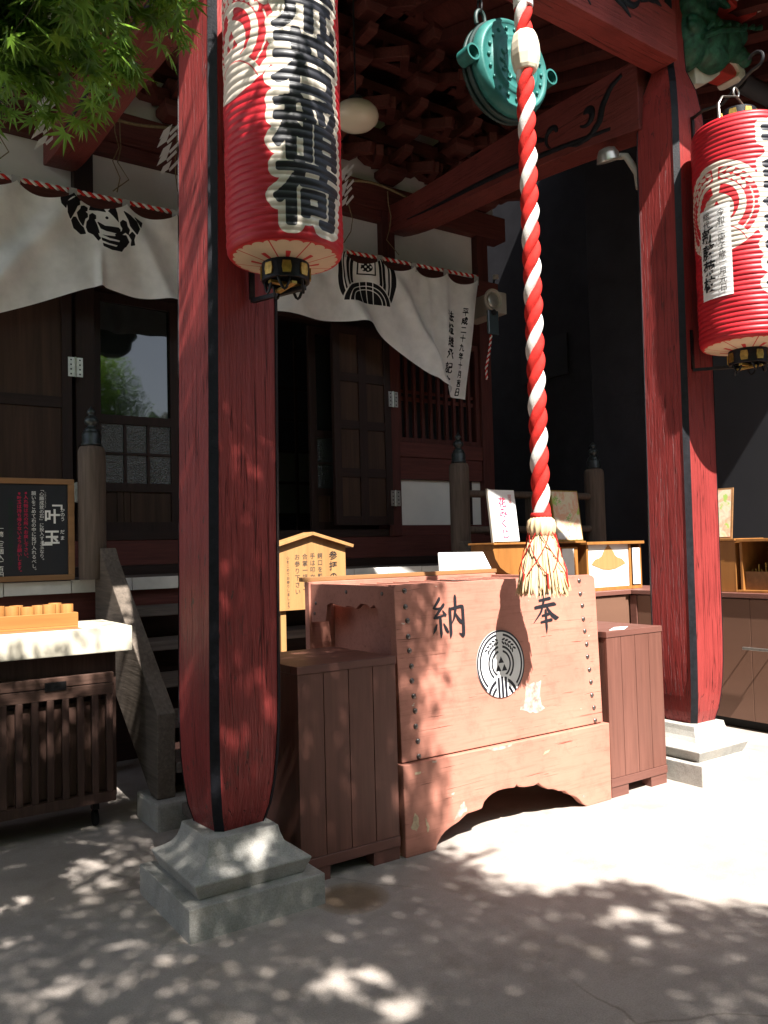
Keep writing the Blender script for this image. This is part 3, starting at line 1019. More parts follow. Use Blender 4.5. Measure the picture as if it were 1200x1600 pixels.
fx = thing('animal_nosing', 'white and red carved animal head jutting out below the green dragon', 'carving', (5.4, 3.45, 4.95))
body = [(5.12, 4.76), (5.22, 4.79), (5.34, 4.86), (5.43, 4.93), (5.44, 5.0), (5.36, 5.04), (5.2, 5.02), (5.10, 4.95)]
MB().prism(body, (0, 3.40, 0), UX, UZ, (0, 0.14, 0)).build('neck', M['ivory'], fx, bevel=0.02, smooth=True)
MB().prism([(5.40, 4.945), (5.52, 4.95), (5.62, 4.965), (5.655, 5.0), (5.60, 5.04), (5.50, 5.06), (5.42, 5.06)], (0, 3.395, 0), UX, UZ, (0, 0.15, 0)).build('mouth', M['dragonred'], fx, bevel=0.01)
MB().prism([(5.43, 5.065), (5.50, 5.055), (5.58, 5.04), (5.63, 4.995), (5.60, 4.955), (5.64, 4.935), (5.70, 4.96), (5.705, 5.02), (5.66, 5.08), (5.70, 5.13), (5.62, 5.115), (5.56, 5.13), (5.53, 5.18), (5.49, 5.15), (5.45, 5.11)], (0, 3.37, 0), UX, UZ, (0, 0.18, 0)).build('snout', M['ivory'], fx, bevel=0.012, smooth=True)

# ------------------------------------------------------------------ porch roof (curved gable over the steps)
def eave_z(x):
    return 5.13 + 0.74 * math.exp(-((x - 3.1) / 1.15) ** 2)


rf = thing('curved_gable', 'curved porch roof whose dark red eaves shade the shrine front', 'roof', (3.1, 4.5, 5.5))
nx, ny = 61, 9
xs, ys = np.linspace(-2.2, 8.2, nx), np.linspace(2.4, 6.9, ny)
top = [(x, y, eave_z(x) + 0.30 * (y - 2.4)) for y in ys for x in xs]
bot = [(x, y, z + 0.16) for x, y, z in top]
fs = []
for i in range(ny - 1):
    for j in range(nx - 1):
        a = i * nx + j
        fs += [(a, a + 1, a + nx + 1, a + nx)]
n0 = len(top)
fs2 = [tuple(n0 + q for q in f) for f in fs]
rim = list(range(nx)) + [nx * i + nx - 1 for i in range(1, ny)] + [nx * (ny - 1) + j for j in range(nx - 2, -1, -1)] + [nx * i for i in range(ny - 2, 0, -1)]
sd_ = [(a, b, b + n0, a + n0) for a, b in zip(rim, rim[1:] + rim[:1])]
MB().add(top + bot, fs + fs2 + sd_).build('roof_boards', M['darkred'], rf)
for k in range(26):
    x = -1.8 + k * 0.38
    z = eave_z(x)
    MB().beam((x, 2.46, z - 0.05 + 0.018), (x, 6.5, z - 0.05 + 0.30 * 4.06), 0.09, 0.10).build('rafter', M['darkredz'], rf)

# ------------------------------------------------------------------ gong and bell rope
gx, gz, gy0 = 3.235, 4.235, 3.285
gg = thing('gong', 'green bronze crocodile-mouth gong hanging from the front beam', 'gong', (gx, gy0, gz))
A_ = dict(ax=(0, 1, 0), e1=(1, 0, 0))
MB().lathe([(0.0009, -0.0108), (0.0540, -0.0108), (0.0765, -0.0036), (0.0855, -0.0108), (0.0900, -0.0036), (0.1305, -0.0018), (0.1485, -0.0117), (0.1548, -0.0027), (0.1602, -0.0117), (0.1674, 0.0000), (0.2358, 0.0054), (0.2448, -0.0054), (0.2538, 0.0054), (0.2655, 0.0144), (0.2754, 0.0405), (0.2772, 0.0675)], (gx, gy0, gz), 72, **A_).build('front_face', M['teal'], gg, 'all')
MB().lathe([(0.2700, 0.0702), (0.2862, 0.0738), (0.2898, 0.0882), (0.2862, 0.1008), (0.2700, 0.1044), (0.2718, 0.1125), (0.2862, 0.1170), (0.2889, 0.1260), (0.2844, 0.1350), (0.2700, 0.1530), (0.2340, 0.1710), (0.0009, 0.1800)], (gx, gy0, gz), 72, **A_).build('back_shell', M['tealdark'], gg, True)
for i in range(20):
    a = 2 * PI * i / 20
    MB().ball((gx + 0.2016 * math.cos(a), gy0 - 0.002, gz + 0.2016 * math.sin(a)), 0.0115, 10, 8, (1, 0.7, 1)).build('boss', M['teal'], gg, 'all')
for a0 in (2.6, 3.1, 3.6, 4.1, 0.4, -0.2, -0.7):
    P = lambda x, z: (gx + x, gy0 - 0.004, gz + z)
    c = (0.106 * math.cos(a0), 0.106 * math.sin(a0))
    curl(gg, P, spiral(c[0], c[1], 0.008, 0.03, a0, a0 + 4.5, 9), 0.008, M['teal'], 'relief')
for sx, za in ((-1, -0.015), (1, 0.03)):
    c = (gx + sx * 0.302, gy0 + 0.02, gz + za)
    MB().lathe([(0.036, -0.01), (0.046, -0.01), (0.046, 0.085), (0.036, 0.085), (0.036, 0.0)], c, 22, caps=False, **A_).build('side_eye', M['teal'], gg, True)
    MB().box(min(gx + sx * 0.252, gx + sx * 0.272), max(gx + sx * 0.252, gx + sx * 0.272) + 0.01, gy0 + 0.04, gy0 + 0.12, gz + za - 0.03, gz + za + 0.03).build('lug', M['tealdark'], gg)
for sx in (-1, 1):
    c = Vector((gx + sx * 0.167, gy0 + 0.1, gz + 0.258))
    ax_ = Vector((sx * 0.12, 0, 1)).normalized()
    MB().tube([c + Vector((0.034 * math.cos(a), 0, 0.055 * math.sin(a))) for a in np.linspace(-0.6, PI + 0.6, 14)], 0.012, 8).build('hanger', M['tealdark'], gg, True)
    mb = MB()
    for i in range(4):
        q = c + Vector((0, 0, 0.085 + 0.07 * i))
        e = Vector((1, 0, 0)) if i % 2 else Vector((0, 1, 0))
        mb.tube([q + e * (0.016 * math.cos(a)) + UZ * (0.045 * math.sin(a)) for a in np.linspace(0, 2 * PI, 15)], 0.007, 6, caps=False)
    mb.build('chain', M['iron'], gg, True)

rx, ry = 3.085, 3.06
rp = thing('bell_rope', 'red and white twisted bell rope with a straw tassel hanging before the offertory box', 'bell rope', (rx, ry, 1.24))
PITCH = 0.298
for k, (mm, lb) in enumerate((('ropewhite', 'white strand'), ('ropered', None), ('ropered', None))):
    zs = np.linspace(1.655, 4.46, 240)
    pts, rad = [], []
    for z in zs:
        a = 2 * PI * (z / PITCH) + k * 2 * PI / 3 + 1.0
        w = 0.0235
        pts.append((rx + 0.012 * math.sin(z * 1.1) * 0.3 + w * math.sin(a), ry - w * math.cos(a), z))
        rad.append(0.0262 * (1 + 0.05 * math.sin(z * 23 + k)))
    MB().tube(pts, rad, 12).build('strand', M[mm], rp, 'all', label=lb)
MB().lathe([(0.044, -0.105), (0.056, -0.105), (0.066, -0.085), (0.078, -0.03), (0.080, 0.0), (0.078, 0.04), (0.068, 0.085), (0.055, 0.108), (0.044, 0.108)], (rx + 0.003, ry, 4.135), 9).build('bead', M['bead'], rp, bevel=0.006)
MB().lathe([(0.050, 4.385), (0.053, 4.39), (0.055, 4.68), (0.052, 4.685)], (rx, ry, 0), 20).build('paper_sleeve', M['paper'], rp, True)
letter('奉納', (rx - 0.02, ry - 0.0575, 4.55), (1, 0, 0), UZ, 0.07, M['ink'], rp)
MB().tube([(rx, ry, 4.62), (rx, ry, 4.80), (rx, ry + 0.1, 4.86), (rx, ry + 0.22, 4.86)], 0.02, 10).build('iron_hook', M['iron'], rp, True)
MB().lathe([(0.050, 1.672), (0.055, 1.664), (0.055, 1.650), (0.050, 1.642)], (rx, ry, 0), 20).build('binding', M['ropered'], rp, True)
nA, nZ = 64, 14
mb = MB()
vs = []
for z, r in ((1.648, 0.052), (1.632, 0.068), (1.60, 0.074), (1.570, 0.070), (1.552, 0.060)):
    for k in range(nA):
        a = 2 * PI * k / nA
        q = r * (1 + 0.035 * math.cos(a * 16))
        vs.append((rx + q * math.sin(a), ry - q * math.cos(a), z))
mb.add(vs, [(i * nA + k, i * nA + (k + 1) % nA, (i + 1) * nA + (k + 1) % nA, (i + 1) * nA + k) for i in range(4) for k in range(nA)])
mb.build('straw_head', M['hemp'], rp, True)
mb = MB()
rd = random.Random(3)
for i in range(600):
    a = rd.uniform(0, 2 * PI)
    q = rd.uniform(0.45, 1.0) ** 0.5
    r1 = 0.130 * q * rd.uniform(0.9, 1.12)
    zb = 1.245 + rd.uniform(-0.012, 0.05) + 0.02 * (1 - q)
    pts = []
    j = rd.uniform(-0.12, 0.12)
    for s in (0, 0.18, 0.45, 0.75, 0.95, 1.0):
        r = 0.05 * q + (r1 - 0.05 * q) * (s ** 0.85)
        aa = a + j * s
        rr = r + 0.006 * math.sin(s * 5 + i)
        pts.append((rx + rr * math.sin(aa), ry - rr * math.cos(aa), 1.565 + (zb - 1.565) * s))
    w = rd.uniform(0.0038, 0.0070)
    mb.tube(pts, [w * 0.8, w, w * 1.1, w, w * 0.7, w * 0.25], 4)
fr_ = mb.build('straw_fringe', M['hemp'], rp, True)
fr_['kind'] = 'stuff'
MB().lathe([(0.050, 1.565), (0.072, 1.50), (0.092, 1.42), (0.106, 1.34), (0.112, 1.285), (0.02, 1.30)], (rx, ry, 0), 40).build('straw_core', M['hemp'], rp, True)
mb = MB()
for k in range(6):
    for sg in (-1, 1):
        pts = []
        for s in np.linspace(0, 1, 12):
            a = 2 * PI * k / 6 + sg * s * 1.5
            r = 0.060 + 0.062 * min(1, s * 1.1)
            pts.append((rx + r * math.sin(a), ry - r * math.cos(a), 1.60 - 0.25 * s))
        mb.tube(pts, 0.0026, 5)
    a = 2 * PI * k / 6 + 1.5
    mb.tube([(rx + 0.124 * math.sin(a), ry - 0.124 * math.cos(a), 1.36), (rx + 0.135 * math.sin(a), ry - 0.135 * math.cos(a), 1.285)], [0.006, 0.004], 6)
mb.build('red_net_cord', M['ropered'], rp, True)

# ------------------------------------------------------------------ offertory box
ob = thing('offertory_box', 'large faded vermilion offertory box with studs and a black and white crest', 'offertory box', (3.09, 3.8, 0))
FX0, FX1, FZ0, FZ1, FY0, FY1 = 2.352, 3.812, 0.452, 1.322, 3.332, 3.372
fv = Vector((0, FY1 - FY0, FZ1 - FZ0)).normalized()
fn = Vector((0, -fv.z, fv.y))
FO = Vector((0, FY0, FZ0))
FH = math.hypot(FY1 - FY0, FZ1 - FZ0)


def on_front(x, z, e=0.0):
    s = (z - FZ0) / (FZ1 - FZ0)
    return Vector((x, FY0 + (FY1 - FY0) * s, z)) + fn * e


r_ = 0.035
poly = [(FX0, 0), (FX1, 0), (FX1 + 0.02, FH - r_), (FX1 + 0.013, FH - r_ * 0.4), (FX1 - 0.012, FH - 0.004), (FX1 - 0.035, FH), (FX0 + 0.03, FH), (FX0 + 0.01, FH - 0.006), (FX0 + 0.004, FH - 0.02)]
MB().prism(poly, FO, UX, fv, -fn * 0.05).build('front_board', M['box'], ob, bevel=0.004)
arch = [(2.345, 0.0), (2.529, 0.0), (2.540, 0.03), (2.565, 0.060), (2.590, 0.077), (2.621, 0.090), (2.68, 0.108), (2.735, 0.136), (2.80, 0.139), (2.837, 0.143), (2.853, 0.173), (2.88, 0.192), (2.913, 0.205), (2.95, 0.213),
        (2.989, 0.214), (3.03, 0.212), (3.07, 0.206), (3.086, 0.221), (3.10, 0.206), (3.14, 0.197), (3.176, 0.194), (3.215, 0.192), (3.248, 0.200), (3.275, 0.178), (3.32, 0.153), (3.365, 0.146), (3.403, 0.128), (3.45, 0.120), (3.486, 0.092), (3.537, 0.071),
        (3.565, 0.05), (3.588, 0.026), (3.610, 0.008), (3.631, 0.0), (3.838, 0.0), (3.842, 0.445), (2.340, 0.445)]
MB().prism(arch, (0, 3.309, 0), UX, UZ, (0, 0.05, 0)).build('base_front', M['box'], ob, bevel=0.005)
MB().prism([(3.359, 0), (3.46, 0), (3.50, 0.10), (3.62, 0.17), (4.05, 0.17), (4.17, 0.10), (4.21, 0), (4.31, 0), (4.31, 0.445), (3.359, 0.445)], (2.342, 0, 0), UY, UZ, (0.045, 0, 0)).build('base_side', M['box'], ob, bevel=0.004)
MB().prism([(3.359, 0), (3.46, 0), (3.50, 0.10), (3.62, 0.17), (4.05, 0.17), (4.17, 0.10), (4.21, 0), (4.31, 0), (4.31, 0.445), (3.359, 0.445)], (3.795, 0, 0), UY, UZ, (0.045, 0, 0)).build('base_side', M['box'], ob, bevel=0.004)
MB().box(2.39, 3.79, 4.255, 4.305, 0.18, 0.445).build('base_back', M['box'], ob)
MB().box(2.36, 3.82, 3.385, 4.295, 0.446, 0.452).build('base_top', M['box'], ob)
MB().box(2.36, 3.83, 4.25, 4.30, 0.453, 1.322).build('back_board', M['box'], ob, bevel=0.003)
for x in (2.53, 3.63):
    MB().box(x, x + 0.03, 3.425, 4.249, 0.453, 1.28).build('side_panel', M['box'], ob)
ap = [(3.425, 1.312), (3.425, 1.11), (3.52, 1.10), (3.545, 1.19), (3.58, 1.215), (3.615, 1.195), (3.65, 1.215), (3.71, 1.215), (3.755, 1.187), (3.80, 1.198), (3.84, 1.198), (3.87, 1.190), (3.95, 1.198), (4.02, 1.207), (4.06, 1.195), (4.085, 1.10), (4.248, 1.085), (4.248, 1.312)]
for x in (2.372, 3.790):
    MB().prism(ap, (x, 0, 0), UY, UZ, (0.03, 0, 0)).build('side_apron', M['box'], ob, bevel=0.003)
mb = MB()
for y, z in ((3.50, 1.275), (3.85, 1.275), (4.19, 1.20), (4.205, 1.14)):
    MB().ball((2.371, y, z), 0.011, 10, 8, (0.6, 1, 1)).build('stud', M['stud'], ob, 'all')

MB().box(2.33, 3.86, 4.27, 4.315, 1.324, 1.350).build('back_rail', M['frame'], ob, bevel=0.003)
MB().box(2.385, 3.80, 3.425, 3.465, 1.285, 1.318).build('top_rail', M['box'], ob, bevel=0.003)
for i in range(11):
    x = 2.47 + i * 0.124
    MB().box(x, x + 0.045, 3.466, 4.249, 1.262, 1.298).build('grate_slat', M['box'], ob)
for i in range(12):                                       # two rows of round studs
    s = i / 11
    for xx in (2.455 - 0.034 * s, 3.746 - 0.052 * s):
        z = 0.468 + (1.288 - 0.468) * s + 0.006 * math.sin(i * 3.1)
        if xx > 3 and i == 11:
            z -= 0.002
        p = on_front(xx + 0.003 * math.sin(i * 2.3), z, 0.0)
        MB().ball(p, 0.0145, 12, 8, (1, 0.62, 1)).build('stud', M['stud'], ob, 'all')
# crest disc
ea, er = 288, 84
al = np.linspace(-PI, PI, ea, endpoint=False)
q = np.concatenate([[1.0], np.linspace(1.0, 0.002, er - 1)])
A, Q = np.meshgrid(al, q)
RE = 0.172
ec = on_front(3.035, 0.868, 0.0)
off = np.where(np.arange(er)[:, None] == 0, -0.002, 0.006) * np.ones_like(A)
V = np.array(ec)[None, None] + (RE * Q * np.sin(A))[..., None] * np.array(UX) + (RE * 1.05 * Q * np.cos(A))[..., None] * np.array(fv) + off[..., None] * np.array(fn)
np_mesh('crest_plate', V.reshape(-1, 3), grid_faces(ea, er, True), M['emblem'], ob, {'inkf': crest_field(Q * np.sin(A), Q * np.cos(A)) * RE}, smooth=False)


def brush(strokes, o, size, wide, mat, parent):
    """brushed character: strokes are point lists with a width at each point, in a unit box"""
    mb = MB()
    for k, st in enumerate(strokes):
        P = np.array([p[:2] for p in st], float)
        wd = np.array([p[2] for p in st], float)
        t = np.linspace(0, len(P) - 1, 9 * (len(P) - 1) + 1)
        x, y, w = (np.interp(t, range(len(P)), a) for a in (P[:, 0], P[:, 1], wd))
        if len(P) > 2:
            ker = np.array([1, 2, 3, 2, 1]) / 9
            for arr in (x, y):
                arr[2:-2] = np.convolve(arr, ker, 'valid')
        dx, dy = np.gradient(x), np.gradient(y)
        L = np.hypot(dx, dy) + 1e-9
        nx_, ny_ = -dy / L, dx / L
        vs, m = [], len(x)
        for sgn in (1, -1):
            for i in range(m):
                vs.append(o + UX * ((x[i] - 0.5 + sgn * nx_[i] * w[i] / 2) * size * wide) + fv * ((y[i] - 0.5 + sgn * ny_[i] * w[i] / 2) * size) + fn * (0.0016 + 0.0003 * k))
        mb.add(vs, [(i, i + 1, m + i + 1, m + i) for i in range(m - 1)])
    return mb.build('lettering', mat, parent)


HO = [[(.24, .85, .07), (.3, .87, .075), (.74, .905, .085), (.78, .89, .03)], [(.26, .72, .06), (.7, .76, .08), (.74, .745, .03)], [(.08, .56, .06), (.15, .57, .08), (.85, .625, .09), (.93, .60, .03)],
      [(.53, 1.03, .04), (.50, .98, .09), (.47, .75, .085), (.33, .46, .07), (.02, .22, .015)], [(.52, .64, .05), (.60, .50, .08), (.74, .37, .11), (.88, .30, .12), (1.0, .30, .02)],
      [(.34, .37, .05), (.62, .405, .075), (.66, .39, .02)], [(.28, .225, .05), (.70, .265, .075), (.75, .25, .02)], [(.49, .52, .05), (.50, .47, .09), (.50, .1, .085), (.49, -.04, .015)]]
NO = [[(.27, 1.0, .05), (.25, .94, .085), (.10, .76, .06), (.06, .73, .03)], [(.08, .74, .05), (.2, .72, .06), (.34, .76, .03)], [(.40, .84, .04), (.37, .80, .085), (.10, .52, .06), (.06, .50, .03)], [(.07, .51, .05), (.2, .52, .065), (.42, .57, .04)],
      [(.34, .68, .03), (.42, .56, .085), (.43, .53, .04)], [(.26, .54, .06), (.265, .45, .085), (.27, .12, .08), (.255, .02, .02)], [(.15, .36, .04), (.10, .25, .085), (.03, .13, .02)], [(.35, .37, .03), (.42, .24, .085), (.47, .15, .07), (.46, .13, .03)],
      [(.55, .74, .05), (.56, .68, .085), (.56, .10, .085), (.54, .0, .02)], [(.56, .70, .06), (.88, .75, .075), (.95, .745, .08), (.955, .64, .085), (.95, .15, .095), (.93, .03, .10), (.80, .11, .01)],
      [(.73, 1.04, .04), (.735, .96, .085), (.73, .68, .075), (.68, .48, .06), (.58, .32, .015)], [(.72, .60, .03), (.80, .46, .08), (.89, .36, .09), (.90, .33, .03)]]
brush(HO, on_front(3.40, 1.135, 0), 0.245, 0.84, M['ink'], ob)
brush(NO, on_front(2.69, 1.140, 0), 0.215, 1.02, M['ink'], ob)


def chip(poly, front, mat, jag=0.006, seed=1):
    rd = random.Random(seed)
    out = []
    for i, p in enumerate(poly):
        q = poly[(i + 1) % len(poly)]
        for s in (0, 0.25, 0.5, 0.75):
            out.append((p[0] + (q[0] - p[0]) * s + rd.uniform(-jag, jag), p[1] + (q[1] - p[1]) * s + rd.uniform(-jag, jag)))
    if front:
        vs = [on_front(x, z, 0.0012) for x, z in out]
    else:
        vs = [Vector((x, 3.309 - 0.0012, z)) for x, z in out]
    mb = MB()
    mb.add(vs, [tuple(range(len(vs)))])
    return mb.build('paint_chip', mat, ob)


chip([(3.213, .736), (3.328, .745), (3.307, .66), (3.346, .585), (3.25, .575), (3.151, .60), (3.20, .66)], True, M['chipwhite'], 0.008, 2)
chip([(2.65, .121), (2.735, .152), (2.716, .20), (2.69, .19)], False, M['chipwhite'], 0.005, 3)
chip([(2.404, .21), (2.385, .16), (2.375, .135), (2.408, .119), (2.425, .14), (2.420, .19)], False, M['chipwood'], 0.004, 4)
chip([(2.465, .17), (2.480, .145), (2.494, .12), (2.478, .098), (2.472, .13)], False, M['chipwood'], 0.003, 5)
chip([(2.88, .443), (2.95, .438), (3.06, .440), (3.05, .428), (2.93, .424)], False, M['chipwhite'], 0.003, 6)
chip([(2.41, .405), (2.45, .40), (2.448, .39), (2.41, .392)], False, M['chipwood'], 0.002, 7)
chip([(2.52, .44), (2.55, .438), (2.545, .428), (2.52, .43)], False, M['chipwhite'], 0.002, 8)
chip([(3.30, .36), (3.345, .37), (3.33, .355), (3.29, .345)], False, M['chipwood'], 0.002, 9)
chip([(3.59, .072), (3.615, .066), (3.605, .055), (3.588, .06)], False, M['chipwhite'], 0.002, 10)

# ------------------------------------------------------------------ plank cabinets flanking the box


def cabinet(x0, x1, y0, y1, label):
    t = thing('plank_cabinet', label, 'cabinet', ((x0 + x1) / 2, (y0 + y1) / 2, 0), 'plank cabinets flanking the offertory box')
    n = 4
    w = (x1 - x0 - 0.004) / n
    mb = MB()
    for i in range(n):
        mb.box(x0 + 0.002 + i * w + 0.0016, x0 + 0.002 + (i + 1) * w - 0.0016, y0 + 0.004, y0 + 0.024, 0.112, 0.941)
    mb.build('front_planks', M['cab'], t, bevel=0.0012, seg=1)
    MB().box(x0 + 0.004, x1 - 0.004, y0 + 0.0245, y1, 0.112, 0.940).build('carcass', M['cab'], t)
    MB().box(x0, x1, y0, y0 + 0.06, 0.942, 0.978).box(x0, x1, y0 + 0.063, y0 + 0.33, 0.942, 0.977).box(x0, x1, y0 + 0.333, y1 + 0.01, 0.942, 0.977).build('top_boards', M['cabx'], t, bevel=0.0015, seg=1)
    MB().box(x0, x1, y0, y1, 0.062, 0.110).build('bottom_rail', M['cabx'], t, bevel=0.002, seg=1)
    for xx in (x0 + 0.005, x1 - 0.155):
        for yy in (y0 + 0.006, y1 - 0.08):
            MB().box(xx, xx + 0.15, yy, yy + 0.07, 0.0, 0.0615).build('foot', M['cabx'], t)
    return t


cabinet(1.775, 2.325, 3.322, 3.90, 'brown plank cabinet standing in shade between the nearer pillar and the box')
cabinet(3.850, 4.372, 3.314, 3.83, 'brown plank cabinet in full sun between the box and the farther pillar')
tag(MB().prism([(3.93, 3.36), (4.04, 3.335), (4.19, 3.43), (4.09, 3.455)], (0, 0, 0.9785), UX, UY, (0, 0, 0.0015)).build('notice_sheet', M['paper']), 'white sheet of paper lying on the sunlit plank cabinet', 'paper')
tag(MB().prism([(3.41, 0), (3.87, 0), (3.835, 0.125), (3.44, 0.130)], (0, 4.335, 1.351), UX, Vector((0, 0.35, 0.94)), (0, 0.012, -0.004)).build('notice_board', M['paper'], bevel=0.003), 'white tilted notice board on the back edge of the offertory box', 'notice board')

# ------------------------------------------------------------------ stair, veranda posts
st = thing('wooden_stair', 'weathered grey wooden stair climbing to the veranda behind the box', 'stair', (3.15, 5.1, 0))
NS = 6
for i in range(NS):
    z = 1.16 - i * 0.205
    y = 5.66 - i * 0.215
    MB().box(1.64, 4.66, y - 0.29, y, z - 0.06, z).build('tread', M['greyx'], st, bevel=0.006)
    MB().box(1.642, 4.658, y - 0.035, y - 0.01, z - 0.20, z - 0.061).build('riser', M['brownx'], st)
for x in (1.53, 4.665):
    MB().prism([(4.505, 0.62), (4.52, 0.15), (4.63, 0.15), (5.74, 0.95), (5.745, 1.56), (5.60, 1.56), (5.52, 1.47)], (x, 0, 0), UY, UZ, (0.105, 0, 0)).build('stringer', M['greyy'], st, bevel=0.008)
tag(MB().box(1.50, 1.80, 4.44, 4.80, -0.02, 0.148).build('footing_stone', M['conc'], bevel=0.02), 'rough grey stone under the left foot of the wooden stair', 'stone')
tag(MB().box(4.55, 4.85, 4.44, 4.80, -0.02, 0.148).build('footing_stone', M['conc'], bevel=0.02), 'rough grey stone under the right foot of the wooden stair', 'stone')


def newel(x, y, label, dz=0.0, r=0.09):
    t = thing('newel_post', label, 'post', (x, y, 1.36 + dz), 'veranda posts with onion caps')
    prof = [(r * 0.98, 1.352 + dz), (r, 1.40 + dz), (r, 2.19 + dz), (r * 0.98, 2.225 + dz), (r * 0.86, 2.25 + dz), (r * 0.6, 2.255 + dz)]
    MB().lathe(prof, (x, y, 0), 28).build('post', M['grey'], t, True)
    k = r / 0.09
    z = 2.256 + dz
    cap = [(0.066, 0), (0.068, 0.012), (0.062, 0.02), (0.063, 0.075), (0.056, 0.095), (0.050, 0.10), (0.052, 0.108), (0.036, 0.125), (0.026, 0.135), (0.028, 0.142), (0.042, 0.152), (0.047, 0.170), (0.044, 0.188), (0.030, 0.203), (0.020, 0.210), (0.021, 0.216), (0.030, 0.228), (0.026, 0.246), (0.010, 0.262), (0.004, 0.275)]
    MB().lathe([(a * k, z + b) for a, b in cap], (x, y, 0), 28).build('onion_cap', M['bronze'], t, 'all')


newel(1.505, 5.70, 'thick weathered veranda post with a dark onion cap beside the black menu board')
newel(4.735, 5.70, 'thick weathered veranda post with a dark onion cap behind the tilted notice board', 0.01)
newel(6.525, 5.70, 'thick dark veranda post with an onion cap against the black wall', 0.02, 0.1)
rl = thing('veranda_railing', 'grey wooden railing of two bars between the two farther posts', 'railing', (5.6, 5.7, 1.36))
for z in (1.66, 1.99):
    MB().tube([(4.82, 5.70, z), (6.43, 5.70, z)], 0.034, 12).build('rail', M['grey'], rl, True)
MB().box(5.58, 5.66, 5.66, 5.74, 1.352, 1.965).build('upright', M['grey'], rl)

# ------------------------------------------------------------------ shrine hall
hall = thing('shrine_hall', 'dark red timber shrine hall with white plaster panels and folding doors', 'shrine', (3.15, 7.5, 0))
HY = 6.6


def part(name, mat, *bx, bevel=0.0, label=None, parent=None):
    mb = MB()
    for b in bx:
        mb.box(*b)
    return mb.build(name, mat, parent or hall, bevel=bevel, label=label)


part('veranda_floor', M['greyx'], (-3, 6.65, 5.78, 7.0, 1.27, 1.352))
mb = MB()
x = -3.0
rd = random.Random(2)
while x < 6.6:
    w = rd.uniform(0.30, 0.42)
    if not (1.63 < x < -9):
        mb.box(x + 0.002, min(x + w - 0.002, 6.66), 5.745, 5.779, 1.262 + rd.uniform(-0.004, 0.004), 1.350 + rd.uniform(-0.002, 0.002))
    x += w
mb.build('veranda_edge', M['whitepaint'], hall, bevel=0.004, label='white painted ends of the veranda boards')
part('veranda_beam', M['darkred'], (-3, 6.6, 5.80, 5.95, 1.07, 1.268))
part('underfloor_wall', M['brownx'], (-3, 6.6, 6.15, 6.2, 0, 1.268))
for x in (-0.2, 1.5, 4.75, 6.5):
    part('floor_post', M['brown'], (x - 0.07, x + 0.07, 5.80, 5.94, 0, 1.068))
part('ground_beam', M['darkred'], (-3, 5.98, HY - 0.02, HY + 0.2, 1.43, 1.63))
part('threshold', M['brownx'], (-3, 5.98, HY - 0.06, HY + 0.2, 1.353, 1.428), (1.76, 4.55, HY - 0.03, HY + 0.16, 1.632, 1.70))
for x in (-0.05, 1.69, 4.635, 5.87):
    part('hall_pillar', M['brown'] if x < 4 else M['darkredz'], (x - 0.075, x + 0.075, HY - 0.04, HY + 0.16, 1.632, 5.1), bevel=0.008)
part('head_beam', M['darkred'], (-3, 6.05, HY - 0.075, HY + 0.14, 3.95, 4.36), bevel=0.008)
part('door_lintel', M['brownx'], (1.77, 4.56, HY + 0.0, HY + 0.13, 3.66, 3.945))
part('plaster_panel', M['plaster'], (1.766, 4.559, HY + 0.05, HY + 0.08, 4.361, 4.758), label='white plaster panel above the curtain')
part('plaster_panel', M['plaster'], (4.711, 5.794, HY + 0.05, HY + 0.08, 4.361, 4.86), label='white plaster panel at the far end of the hall')
part('plaster_panel', M['plaster'], (0.026, 1.614, HY + 0.05, HY + 0.08, 4.361, 4.758))
part('tie_beam', M['darkred'], (-3, 6.2, HY - 0.06, HY + 0.14, 4.86, 5.12), bevel=0.01)
part('tie_beam', M['darkred'], (-3, 4.56, HY - 0.03, HY + 0.12, 4.761, 4.858), bevel=0.006)
part('plaster_strip', M['plaster'], (-3, 6.1, HY + 0.03, HY + 0.06, 5.121, 5.52))
part('upper_beam', M['darkred'], (-3, 6.2, HY - 0.10, HY + 0.12, 5.521, 5.66), bevel=0.01)
part('plaster_strip', M['plaster'], (-3, 6.1, HY + 0.03, HY + 0.06, 5.661, 5.86))
part('upper_beam', M['darkred'], (-3, 6.3, HY - 0.22, HY + 0.10, 5.861, 6.02), bevel=0.01)
part('plaster_strip', M['plaster'], (-3, 6.1, HY + 0.03, HY + 0.06, 6.021, 6.16))
part('upper_beam', M['darkred'], (-3, 6.3, HY - 0.34, HY + 0.08, 6.161, 6.34), bevel=0.01)
part('upper_wall', M['darkred'], (-3, 6.3, HY + 0.0, HY + 0.05, 6.341, 8.2))
part('eave_ceiling', M['darkred'], (-3, 6.4, 4.6, 6.98, 6.95, 7.02))
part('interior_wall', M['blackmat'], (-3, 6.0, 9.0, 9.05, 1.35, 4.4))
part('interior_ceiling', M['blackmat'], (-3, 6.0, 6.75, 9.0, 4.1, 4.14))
part('side_wall', M['darkredz'], (5.95, 5.99, HY + 0.2, 9.05, 0.0, 8.0))
sg_ = part('inner_screen', M['brown'], *[(x, x + 0.03, 8.0, 8.03, 1.36, 3.9) for x in np.arange(1.8, 4.6, 0.28)])
for z in (1.9, 2.25, 2.6, 2.95, 3.3):
    part('screen_rail', M['brownx'], (1.8, 4.6, 8.032, 8.05, z, z + 0.03), parent=sg_)
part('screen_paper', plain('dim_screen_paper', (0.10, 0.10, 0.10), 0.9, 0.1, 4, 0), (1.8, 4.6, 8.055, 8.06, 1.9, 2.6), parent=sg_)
part('interior_floor', M['brownx'], (-3, 5.9, 7.0, 9.0, 1.30, 1.352))


